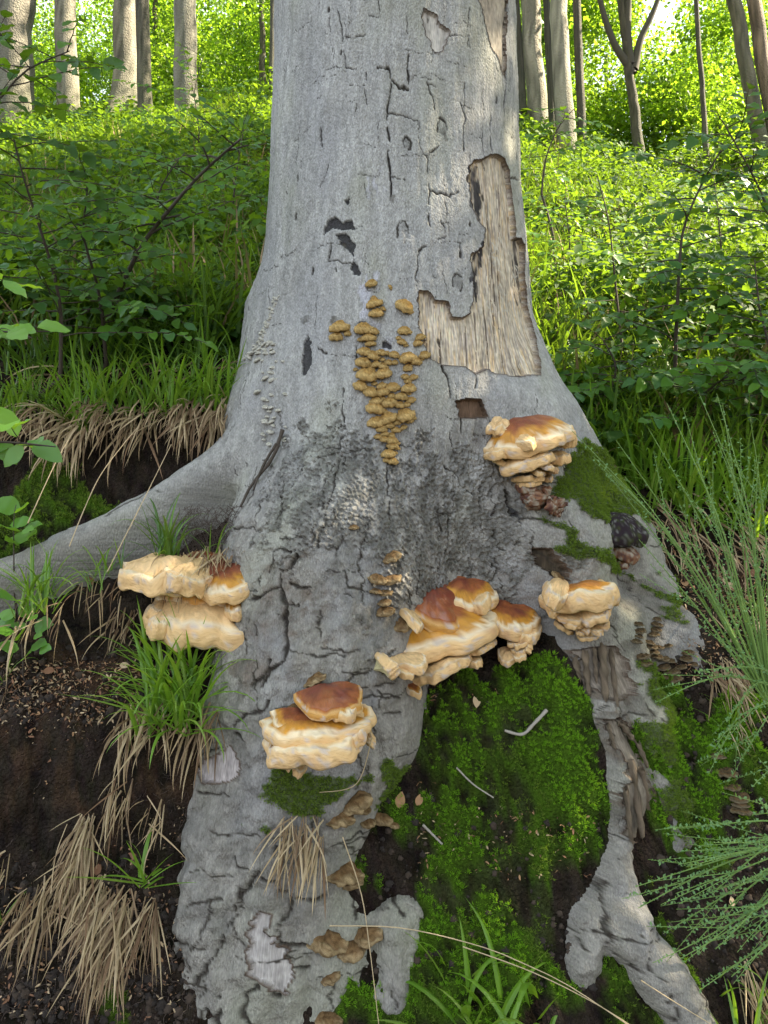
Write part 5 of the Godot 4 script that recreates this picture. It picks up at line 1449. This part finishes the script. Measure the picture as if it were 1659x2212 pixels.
func build_bits() -> void:
	stem_thing("twig", "bent whitish twig lying on the moss", "twig", [[1088, 1574], [1125, 1582], [1150, 1560], [1178, 1530]], 0.0045, 0.006, mats.twig_pale, 0.02)
	stem_thing("twig", "small grey twig on dark soil between the moss cushions", "twig", [[913, 1778], [935, 1800], [955, 1820]], 0.004, 0.003, mats.twig_pale, 0.012)
	stem_thing("twig", "thin grey twig left of the moss gap", "twig", [[985, 1655], [1020, 1690], [1065, 1720]], 0.003, 0.002, mats.twig_pale, 0.012)
	stem_thing("root", "dark thin root hanging in the fold above the left root", "root", [[612, 930], [590, 990], [545, 1050], [522, 1095]], 0.007, 0.004, mats.twig, 0.02)
	stem_thing("root", "second dark root hanging beside the fold", "root", [[600, 960], [570, 1010], [550, 1060]], 0.005, 0.003, mats.twig, 0.03)
	var straws := [["bent dry stalk in front of the massive bracket", [[803, 1595, 1.98], [770, 1693, 1.98], [690, 1712, 1.98]]], ["long thin dry stalk falling down the trunk foot", [[740, 1808, 1.95], [780, 1930, 1.93], [800, 2060, 1.9], [818, 2212, 1.86]]], ["long dry stalk slanting over the moss towards the lower right", [[712, 2000, 1.9], [870, 2005, 1.9], [1040, 2045, 1.88], [1230, 2130, 1.82], [1380, 2230, 1.75]]], ["second long dry stalk beside it", [[1000, 2045, 1.9], [1150, 2100, 1.85], [1290, 2170, 1.8], [1400, 2240, 1.75]]], ["dry stalk leaning against the left root, nearest the fungi", [[232, 1235, 2.1], [300, 1100, 2.15], [370, 960, 2.2]]], ["dry stalk in front of the straw, leftmost", [[60, 1130, 2.1], [120, 1000, 2.2], [160, 930, 2.3]]], ["dry stalk crossing the left root", [[150, 1180, 2.1], [215, 1030, 2.2], [300, 920, 2.3]]], ["dry stalk below the sparse tuft at the lower left", [[110, 1930, 1.95], [120, 1850, 1.98], [145, 1780, 2.0]]], ["short stalk on the moss right of the bracket", [[1085, 1762, 2.2], [1110, 1740, 2.2], [1138, 1710, 2.2]]], ["pale fallen blade across the lower right root", [[1385, 2118, 1.85], [1450, 2160, 1.83], [1540, 2215, 1.8]]]]
	for e in straws: stem_thing("dry_stalk", e[0], "stalk", e[1], 0.0016, 0.001, mats.straw[1], 0.0, "dry stalks")
	# split wood on the right root
	var wood := [[1240, 1415, 1250, 1480, 16], [1262, 1405, 1270, 1500, 14], [1300, 1390, 1306, 1510, 18], [1318, 1400, 1330, 1520, 12], [1283, 1400, 1286, 1470, 9], [1312, 1560, 1326, 1618, 8], [1362, 1640, 1385, 1800, 16], [1385, 1660, 1405, 1810, 14], [1350, 1700, 1362, 1820, 10], [1340, 1560, 1368, 1600, 12], [1375, 1600, 1395, 1650, 10]]
	var tree: Node = get_node("beech_tree")
	for e in wood:
		var a := cast(e[0], e[1], 1) + Vector3(0, 0, 0.006)
		var b := cast(e[2], e[3], 1) + Vector3(0, 0, 0.012)
		var w: float = e[4] * 2.3 / F
		var dir := (b - a).normalized()
		var side := Vector3(0, 0, 1).cross(dir).normalized()
		var P := PackedVector3Array()
		var C := PackedColorArray()
		for i in 9:
			for j in 7:
				var t := i / 8.0; var s := j / 6.0 * TAU
				var ww := w * (0.5 + 0.15 * sin(i * 2.1 + e[0])) * (1.0 - 0.5 * pow(t, 6.0))
				P.append(a.lerp(b, t) + side * cos(s) * ww + Vector3(0, 0, 1) * sin(s) * 0.012 + Vector3(0, rng.randf_range(-1, 1) * 0.008 if i == 0 or i == 8 else 0.0, 0) - tree.position)
				C.append(Color(0.26, 0.20, 0.14) * rng.randf_range(0.5, 1.25))
		var m := obj("wood_splinter", grid_mesh(P, C, 9, 7, 0, 8, true), mats.wood, tree)
	# fine roots in the hollow beside the left root, and root hairs in the soil
	var mat_root := thing("fine_root_mat", "mat of dark hair fine roots in the hollow beside the left root", "roots", at(480, 1150, 2.38))
	var st := mb()
	for k in 420:
		var p := at(rng.randf_range(395, 560), rng.randf_range(1090, 1185), 2.42) - mat_root.position + Vector3(0, 0, rng.randf_range(0.0, 0.05))
		hair(st, p, 0.09)
	var part := obj("roots", done(st), mats.hair, mat_root)
	part.set_meta("kind", "stuff")
	st = mb()
	for k in 1500:
		var q := [rng.randf_range(-20, 420), rng.randf_range(1440, 2180)]
		if k % 3 == 0: q = [rng.randf_range(150, 420), rng.randf_range(1660, 1760)]
		hair(st, cast(q[0], q[1], 2) + Vector3(0, 0, 0.004), 0.06)
	tag(obj("root_hairs", done(st), mats.hair), "fine dark root hairs hanging from the bare soil on the left", "roots", "", "stuff")
	# clods of soil
	var clods: Array = [[], []]
	for k in 5200:
		var q := [rng.randf_range(-30, 440), rng.randf_range(1400, 2212)]
		if k % 5 == 0: q = [rng.randf_range(1420, 1670), rng.randf_range(1180, 2150)]
		if k % 6 == 0: q = [rng.randf_range(760, 1300), rng.randf_range(1480, 2150)]
		var size := 0.003 + 0.012 * pow(rng.randf(), 5.0)
		clods[rng.randi() % 2].append(Transform3D(Basis.from_euler(Vector3(rng.randf() * 6, rng.randf() * 6, rng.randf() * 6)) * size, cast(q[0], q[1], 2) + Vector3(0, 0.001, 0.001)))
	for k in 2:
		var places: Array[Transform3D] = []
		for t in clods[k]: places.append(t)
		tag(multi("soil_crumbs", clod_mesh(k), mats.clod[k], places), ["dark", "brown"][k] + " crumbs and clods of soil on the bank", "soil")
	# fallen leaves and crumbs
	var spots := [[160, 1612], [340, 1560], [300, 1535], [90, 1690], [180, 1680], [430, 1610], [60, 1590], [240, 1650], [20, 1640], [300, 1700], [380, 1660], [260, 1440], [120, 1450], [200, 1260], [230, 1230], [1570, 1260], [1610, 1290], [1640, 1240], [1590, 1210], [1650, 1350], [1555, 1255], [300, 1850], [200, 2060], [1580, 1960], [1480, 1270], [860, 1745], [900, 1740], [1590, 1500], [210, 1890], [70, 1960], [1160, 1490], [1030, 1500], [880, 1660]]
	spots.sort_custom(func(a, b): return a[0] < b[0])
	for k in spots.size():
		var e: Array = spots[k]
		var hit := cast(e[0], e[1], 2)
		var n := normal_at(hit)
		var ld := Vector3(rng.randfn(0, 1), rng.randfn(0, 0.3), rng.randfn(0, 1)).cross(n).normalized()
		var o := obj("fallen_leaf", leaves[rng.randi() % 5], mats.litter[rng.randi() % 3])
		o.transform = Transform3D(Basis(n.cross(ld), n, ld) * rng.randf_range(0.022, 0.05), hit + n * 0.008)
		tag(o, "dry brown fallen leaf on the bank, %s counting from the left" % ordinal(k), "leaf", "fallen leaves on the bank")
	var crumbs: Array = [[], [], []]
	for k in 8000:
		var q := [rng.randf_range(-30, 430), rng.randf_range(1430, 1760)]
		if k % 4 == 0: q = [rng.randf_range(1450, 1670), rng.randf_range(1180, 1480)]
		if k % 7 == 0: q = [rng.randf_range(0, 400), rng.randf_range(1750, 2200)]
		if k % 9 == 0: q = [rng.randf_range(900, 1280), rng.randf_range(1480, 1900)]
		var hit := cast(q[0], q[1], 2)
		crumbs[rng.randi() % 3].append(Transform3D(Basis.from_euler(Vector3(rng.randfn(0, 0.6), rng.randf() * TAU, rng.randfn(0, 0.6))).scaled(Vector3(1, 1, 1) * rng.randf_range(0.006, 0.018)), hit + Vector3(0, 0.004, 0.004)))
	for k in 3:
		var places: Array[Transform3D] = []
		for t in crumbs[k]: places.append(t)
		tag(multi("leaf_litter", leaf_mesh(0.35, 0.2, 0.2, 30 + k), mats.litter[k], places), ["orange brown", "dark brown", "pale"][k] + " crumbs of leaf litter strewn on the bare soil", "litter")

func clod_mesh(s: int) -> ArrayMesh:
	var n := nz(s + 80, 0.9, 2)
	var P := PackedVector3Array()
	for i in 6:
		for j in 9:
			var a := TAU * j / 8.0; var b := PI * (i / 5.0 - 0.5)
			var v := Vector3(cos(a) * cos(b), sin(b), sin(a) * cos(b))
			P.append(v * (0.8 + 0.7 * n.get_noise_3dv(v * 1.3)))
	return grid_mesh(P, PackedColorArray(), 6, 9, 0, 5, true)

func hair(st: SurfaceTool, p: Vector3, L: float) -> void:
	var q := PackedVector3Array([p])
	var d := Vector3(rng.randfn(0, 0.8), -0.6, rng.randf_range(0, 0.4)).normalized()
	for m in 5:
		d = (d + Vector3(rng.randfn(0, 0.5), rng.randfn(-0.15, 0.4), rng.randfn(0, 0.3))).normalized()
		q.append(q[-1] + d * L * rng.randf_range(0.1, 0.25))
	tube(st, q, 0.0009, 0.0004, 3)

# === the wood behind =========================================================================================================
func spray_mesh(n: int, wide: float, leaf: float, s: int, tall := 0.35) -> ArrayMesh:
	var r := RandomNumberGenerator.new()
	r.seed = s
	var st := mb()
	for k in n:
		var p := Vector3(r.randfn(0, 0.4) * wide, r.randfn(0, 0.4) * wide * tall, r.randfn(0, 0.4) * wide)
		var ld := Vector3(r.randfn(0, 1), r.randfn(-0.25, 0.35), r.randfn(0, 1)).normalized()
		var up := Vector3(r.randfn(0, 0.45), 1, r.randfn(0, 0.45))
		up = (up - ld * up.dot(ld)).normalized()
		var x := up.cross(ld)
		var L := leaf * r.randf_range(0.7, 1.2)
		var a := p; var c := p + ld * L - up * L * 0.1
		var b := p + ld * L * 0.5 + x * L * 0.32 + up * L * 0.06; var d := p + ld * L * 0.5 - x * L * 0.32 + up * L * 0.06
		for v in [a, b, c, a, c, d]: st.add_vertex(v)
	return done(st)

func grass_mesh(n: int, s: int) -> ArrayMesh:
	var r := RandomNumberGenerator.new()
	r.seed = s
	var st := mb()
	for k in n:
		var T := blade_at(Vector3(r.randfn(0, 0.05), 0, r.randfn(0, 0.05)), r.randf() * TAU, r.randf_range(0.05, 0.9), r.randf_range(0.16, 0.34), 1.1)
		var kk := r.randf_range(0.3, 1.8)
		var q: Array = []
		var p := Vector3.ZERO
		for i in 4:
			var t := i / 3.0
			var w := 0.02 * (1.0 - t * t)
			q.append([T * (p - Vector3(w, 0, 0)), T * (p + Vector3(w, 0, 0))])
			var a := kk * t
			p += Vector3(0, cos(a), sin(a)) * 0.34
		for i in 3:
			for v in [q[i][0], q[i + 1][0], q[i + 1][1], q[i][0], q[i + 1][1], q[i][1]]: st.add_vertex(v)
	return done(st)

func cover() -> void:
	# low plants and grass on the slope
	var groups: Array = []
	for k in 6:
		var a: Array[Transform3D] = []
		groups.append(a)
	var clump := nz(61, 0.55, 2)
	var r := RandomNumberGenerator.new()
	r.seed = 99
	for k in 22000:
		var d := 3.1 + pow(r.randf(), 1.35) * 14.0
		var x := r.randf_range(-1, 1) * (d * 0.62 + 0.5)
		if absf(x - AXX) < 0.55 and d < 3.6: continue
		var y := ground(x, -d)
		var c := clump.get_noise_2d(x, d)
		var leafy_here := c > (-0.4 if x > 0.0 else -0.5)
		var p := Vector3(x, y, -d)
		var B := Basis(Vector3.UP, r.randf() * TAU)
		if leafy_here and r.randf() < 0.7:
			p.y += r.randf_range(0.03, 0.40) * (0.7 + c)
			B = Basis(Vector3.RIGHT, 0.45) * B
			groups[r.randi() % 3].append(Transform3D(B * r.randf_range(0.7, 1.25) * (1.0 + 1.1 * ss(9.0, 15.0, d)), p))
		else:
			groups[3 + (0 if r.randf() < 0.55 else (1 if r.randf() < 0.5 else 2))].append(Transform3D(B * r.randf_range(0.7, 1.35), p))
	mats.shade_grass = [leafy(0.030, 0.070, 0.010, 0.10, 0.6), leafy(0.060, 0.115, 0.012, 0.16, 0.6)]
	mats.shade = [leafy(0.030, 0.074, 0.008, 0.15, 0.65), leafy(0.046, 0.092, 0.008, 0.18, 0.65), leafy(0.018, 0.048, 0.008, 0.08, 0.65)]
	for m in mats.shade: m.metallic_specular = 0.25
	for k in 3: tag(multi("undergrowth", spray_mesh([10, 16, 6][k], [0.32, 0.26, 0.34][k], [0.07, 0.045, 0.095][k], 5 + k, 0.3), mats.shade[k], groups[k]), ["mid green", "bright", "dark"][k] + " low leafy undergrowth over the slope", "undergrowth")
	for k in 3: tag(multi("slope_grass", grass_mesh(13, 15 + k), mats.shade_grass[k] if k < 2 else mats.straw[2], groups[3 + k]), [["mid green", "light green", "withered brown"][k] + " grass growing all over the slope", "grass"][0], "grass")

func trunk_mesh(foot: Vector3, top: Vector3, r0: float, r1: float, s: int, flare := 0.5, tones := Color(0.22, 0.20, 0.165)) -> ArrayMesh:
	var n := nz(s, 1.3, 3); var n2 := nz(s + 1, 6.0, 3)
	var P := PackedVector3Array(); var C := PackedColorArray()
	var cols := 21
	var rows := 46
	for i in rows:
		var t := pow(i / (rows - 1.0), 1.5)
		var c := foot.lerp(top, t) + Vector3(n.get_noise_2d(t * 9.0, 5.0), 0, n.get_noise_2d(t * 9.0, 55.0)) * r0 * 0.35 * minf(1.0, t * 6.0)
		var h := (top - foot).length() * t
		for j in cols:
			var a := TAU * j / (cols - 1)
			var rr := lerpf(r0, r1, t)
			rr *= 1.0 + flare * exp(-h * 2.0) * (0.55 + 0.75 * maxf(0.0, sin(a * 3.0 + s))) + 0.05 * n.get_noise_3d(cos(a) * 2.0, h, sin(a) * 2.0)
			P.append(c + Vector3(cos(a) * rr, 0, sin(a) * rr))
			var k := 1.0 + 0.75 * n2.get_noise_3d(cos(a) * 0.6, h * 0.35, sin(a) * 0.6) + 0.45 * n.get_noise_2d(h * 4.0, a * 0.6) + 0.3 * n2.get_noise_2d(a * 3.0, h * 0.2)
			if n2.get_noise_2d(h * 1.4 + 40.0, a * 0.3) > 0.30: k *= 0.6
			C.append(Color(tones.r * k, tones.g * k, tones.b * k).lerp(Color(0.07, 0.085, 0.03), clampf(0.75 * exp(-h * 1.1), 0, 0.6)))
	return grid_mesh(P, C, rows, cols, 0, rows - 1, true)

var sprays: Array[ArrayMesh] = []
# leaf sprays through an uneven crown made of several lumps
func crown(root: Node3D, centre: Vector3, size: Vector3, n: int, looks: Array, s: int, name_ := "crown") -> void:
	var r := RandomNumberGenerator.new()
	r.seed = s
	var lumps: Array = []
	for k in 11: lumps.append([Vector3(r.randfn(0, 0.45), r.randfn(0, 0.42), r.randfn(0, 0.45)) * size, r.randf_range(0.28, 0.5)])
	for k in looks.size():
		var places: Array[Transform3D] = []
		for i in n / looks.size():
			var l: Array = lumps[r.randi() % lumps.size()]
			var v := Vector3(r.randfn(0, 1), r.randfn(0, 1) * 0.8, r.randfn(0, 1)).normalized() * pow(r.randf(), 0.45)
			var p: Vector3 = centre + l[0] + v * size * l[1]
			places.append(Transform3D(Basis.from_euler(Vector3(r.randfn(0, 0.35), r.randf() * TAU, r.randfn(0, 0.35))) * r.randf_range(0.7, 1.3), p - root.position))
		multi(name_, sprays[k % sprays.size()], looks[k], places, root)

func footing(px: Array) -> Vector3:
	var p := cast(px[0], px[1], 2, 24.0)
	if p.z > -8.0 or p.z < -19.0: p = at(px[0], px[1], 15.0)
	p.y = ground(p.x, p.z)
	return p

func wood_tree(called: String, label: String, base: Array, top_px: float, wide: float, tall: float, s: int, o: Dictionary = {}) -> void:
	var foot := footing(base) if not o.has("at") else Vector3(o.at.x, ground(o.at.x, o.at.z), o.at.z)
	var d := -foot.z
	var r0: float = wide * 0.5 * d / F if not o.has("at") else wide
	var root := thing(called, label, "tree", foot, o.get("group", "trees on the slope's crest"))
	var lean := Vector3.ZERO
	if not o.has("at"):
		lean.x = (top_px - base[0]) / maxf(base[1], 1.0)
	var top := Vector3(lean.x * tall, tall, rng.randf_range(-0.4, 0.4))
	obj("trunk", trunk_mesh(Vector3(0, -0.25, 0), top, r0, r0 * 0.55, s, o.get("flare", 0.22), o.get("tone", Color(0.24, 0.215, 0.175))), mats.trunk, root)
	for e in o.get("limbs", []):
		var st := mb()
		var pts: Array = []
		for p in e[0]: pts.append(at(p[0], p[1], d) - foot)
		tube(st, bend(pts, 12), e[1] * d / F, e[2] * d / F, 8, 0.08)
		obj("limb", done(st), mats.dark_trunk, root)
	var cn: int = o.get("leaves", 420)
	if cn > 0:
		var size: Vector3 = o.get("size", Vector3(4.2, 3.6, 4.2))
		crown(root, foot + top * o.get("crown_at", 0.95), size, cn, o.get("looks", [mats.canopy[0], mats.canopy[1], mats.canopy[2]]), s + 500)

func build_wood() -> void:
	mats.trunk = std(0.85, Color.WHITE, true)
	mats.trunk.heightmap_enabled = true
	mats.trunk.heightmap_texture = noise_tex(7, 0.03, 4, 0.0, 1.0)
	mats.trunk.heightmap_scale = 1.6
	mats.trunk.uv1_scale = Vector3(3, 14, 1)
	mats.dark_trunk = std(0.9, lin(0.07, 0.06, 0.045))
	mats.canopy = [leafy(0.09, 0.155, 0.008, 0.27, 0.55), leafy(0.042, 0.092, 0.009, 0.13, 0.55), leafy(0.12, 0.18, 0.010, 0.32, 0.55)]
	for k in 3: sprays.append(spray_mesh(13, 0.55, 0.125, 70 + k, 0.5))
	var grey := Color(0.25, 0.225, 0.18); var dim := Color(0.12, 0.105, 0.08)
	wood_tree("woodland_tree", "thick grey trunk at the left edge of the photo", [30, 268], 28, 84, 15.0, 201, {"tone": Color(0.20, 0.18, 0.15)})
	wood_tree("woodland_tree", "straight grey trunk second from the left edge, sunlit halfway", [150, 258], 144, 46, 16.0, 202)
	wood_tree("woodland_tree", "grey trunk with splayed knobbly roots on the left crest", [268, 235], 272, 52, 16.0, 203, {"flare": 1.3})
	wood_tree("woodland_tree", "slim dark trunk close behind the splayed roots", [316, 205], 310, 31, 15.0, 204, {"tone": dim})
	wood_tree("woodland_tree", "grey trunk with shoots at its foot, nearest the big beech on the left", [405, 208], 400, 50, 16.0, 205, {"tone": Color(0.2, 0.185, 0.15)})
	wood_tree("woodland_tree", "pale leaning trunk with a bright sunlit side, right of the big beech", [1168, 300], 1145, 44, 16.0, 206, {"flare": 0.12, "tone": Color(0.36, 0.32, 0.25)})
	wood_tree("woodland_tree", "pale leaning trunk with forked foot, right neighbour of the sunlit one", [1228, 332], 1208, 40, 16.0, 207, {"flare": 0.2, "tone": Color(0.32, 0.285, 0.22)})
	wood_tree("woodland_tree", "dark trunk touching the right side of the pale pair", [1259, 325], 1246, 19, 15.0, 208, {"tone": Color(0.10, 0.085, 0.065), "flare": 0.15})
	wood_tree("woodland_tree", "dark trunk behind the sunlit one, half hidden by the big beech", [1136, 285], 1116, 18, 15.0, 209, {"tone": Color(0.07, 0.06, 0.045)})
	wood_tree("woodland_tree", "slim dark trunk seen between the pale pair", [1197, 262], 1184, 16, 15.0, 210, {"tone": Color(0.08, 0.07, 0.05)})
	wood_tree("forked_tree", "small dark tree that forks into three limbs on the right crest", [1388, 315], 1350, 24, 4.4, 211, {"tone": Color(0.10, 0.085, 0.06), "leaves": 160, "size": Vector3(2.6, 1.6, 2.0), "crown_at": 1.0, "limbs": [[[[1368, 160], [1330, 100], [1310, 50], [1285, -40]], 9, 5], [[[1370, 150], [1385, 80], [1405, 40], [1440, -50]], 9, 4], [[[1362, 140], [1355, 60], [1362, -60]], 10, 6]]})
	wood_tree("woodland_tree", "dark leaning trunk near the upper right corner", [1655, 185], 1622, 32, 14.0, 212, {"tone": Color(0.15, 0.13, 0.09)})
	wood_tree("woodland_tree", "reddish brown trunk at the right edge", [1690, 170], 1662, 32, 14.0, 213, {"tone": Color(0.27, 0.19, 0.13)})
	wood_tree("woodland_tree", "thin dark stem in the gap of sky on the right", [1530, 230], 1518, 12, 9.0, 214, {"tone": dim, "leaves": 120})
	wood_tree("woodland_tree", "thin dark stem behind the big beech on its left", [586, 200], 588, 12, 12.0, 215, {"tone": dim})
	# leafy trees farther off
	var far := [[-11.0, -21.0, 5.5, 5.0], [-7.0, -24.0, 6.5, 6.0], [-3.5, -22.5, 5.5, 5.5], [-10.0, -30.0, 8.5, 7.5], [-4.5, -29.0, 8.5, 7.5], [0.0, -26.0, 7.0, 6.5], [-15.0, -27.0, 8.0, 7.0], [4.0, -23.0, 6.0, 5.4], [7.4, -26.0, 6.5, 6.0], [3.0, -30.0, 9.0, 7.5], [13.5, -25.0, 5.0, 4.6], [17.0, -24.0, 7.0, 6.0], [11.0, -34.0, 5.0, 5.0], [19.0, -31.0, 9.0, 8.0], [-19.0, -24.0, 7.5, 7.0], [-1.0, -36.0, 11.0, 8.5], [7.0, -38.0, 12.0, 8.5], [-8.0, -37.0, 11.0, 8.5], [-16.0, -36.0, 11.0, 8.5], [17.5, -40.0, 9.0, 8.0], [9.6, -22.5, 4.2, 3.2], [-13.5, -20.0, 4.0, 3.6], [14.5, -33.0, 8.0, 6.5]]
	var words := ["broad", "tall", "low", "dense", "pale", "narrow", "loose", "slender", "bright", "deep", "spreading", "bushy", "distant", "shady", "outermost", "hidden", "rearmost", "lofty", "sunny", "remote", "shrubby", "thick", "faint"]
	for k in far.size():
		var e: Array = far[k]
		var foot := Vector3(e[0], 0, e[1])
		wood_tree("leafy_tree", "%s yellow green leafy tree beyond the crest %s the big beech" % [words[k], "left of" if e[0] < -0.5 else "right of"], [0, 0], 0, 0.12, e[2], 300 + k, {"at": foot, "leaves": 2200, "size": Vector3(3.8, e[3] * 0.95, 3.2), "crown_at": 0.72, "group": "leafy trees beyond the crest", "tone": dim})
	# neighbours on the right whose crowns shade the beech
	for e in [[5.6, -1.2, 9.5, 6500, 401], [7.8, -5.2, 12.0, 4200, 402], [4.8, 2.6, 9.0, 2600, 403], [-7.0, -6.0, 12.0, 3400, 405], [-9.0, -11.5, 13.0, 3000, 406]]:
		wood_tree("neighbour_tree", ["large beech standing beside the path on the right", "tall beech on the slope to the right", "beech at the path's far side on the right", "beech halfway up the slope on the right", "large beech at the left of the slope", "beech high on the left of the slope", "uppermost beech on the right of the slope"][int(e[4]) - 401], [0, 0], 0, 0.2, e[2], e[4], {"at": Vector3(e[0], 0, e[1]), "leaves": e[3], "size": Vector3(3.8, 2.8, 3.8) if e[4] < 404 else Vector3(6.2, 2.6, 6.2), "crown_at": 0.85 if e[4] < 405 else 0.95, "group": "neighbouring beeches"})

# === the place ==============================================================================================================
func tick(what: String) -> void:
	print(what, " ", Time.get_ticks_msec() - ready_at)
	ready_at = Time.get_ticks_msec()

func _ready() -> void:
	ready_at = Time.get_ticks_msec()
	rng.seed = 20240611
	var cam := Camera3D.new()
	cam.name = "camera"
	add_child(cam)
	cam.position = EYE
	cam.fov = rad_to_deg(2.0 * atan(CY / F))
	cam.near = 0.05
	cam.far = 500.0
	var env := Environment.new()
	var sky_mat := ProceduralSkyMaterial.new()
	sky_mat.sky_top_color = Color(0.76, 0.81, 0.87)
	sky_mat.sky_horizon_color = Color(0.95, 0.955, 0.95)
	sky_mat.sky_curve = 0.18
	sky_mat.ground_bottom_color = Color(0.2, 0.2, 0.15)
	sky_mat.ground_horizon_color = Color(0.5, 0.52, 0.48)
	var sky := Sky.new()
	sky.sky_material = sky_mat
	env.background_mode = Environment.BG_SKY
	env.sky = sky
	env.background_energy_multiplier = 0.56
	env.tonemap_mode = Environment.TONE_MAPPER_LINEAR
	env.tonemap_exposure = 5.8
	env.sdfgi_enabled = true
	env.ssao_enabled = true
	env.ssil_enabled = true
	var we := WorldEnvironment.new()
	we.name = "environment"
	we.environment = env
	add_child(we)
	var sun := DirectionalLight3D.new()
	sun.name = "sun"
	add_child(sun)
	sun.light_energy = 1.6
	sun.light_angular_distance = 0.5
	sun.light_color = Color(1.0, 0.94, 0.82)
	sun.shadow_enabled = true
	sun.look_at_from_position(Vector3(0.72, 0.68, -0.12) * 50.0, Vector3.ZERO)

	materials()
	make_luts()
	shape_radius()
	tick("shape")
	build_ground()
	tick("ground")
	build_beech()
	tick("beech")
	build_fungi()
	tick("fungi")
	plant_meshes()
	build_wood()
	tick("wood")
	cover()
	tick("cover")
	build_tufts()
	tick("tufts")
	build_saplings()
	build_broom()
	tick("saplings")
	build_bits()
	tick("bits")
	#MORE
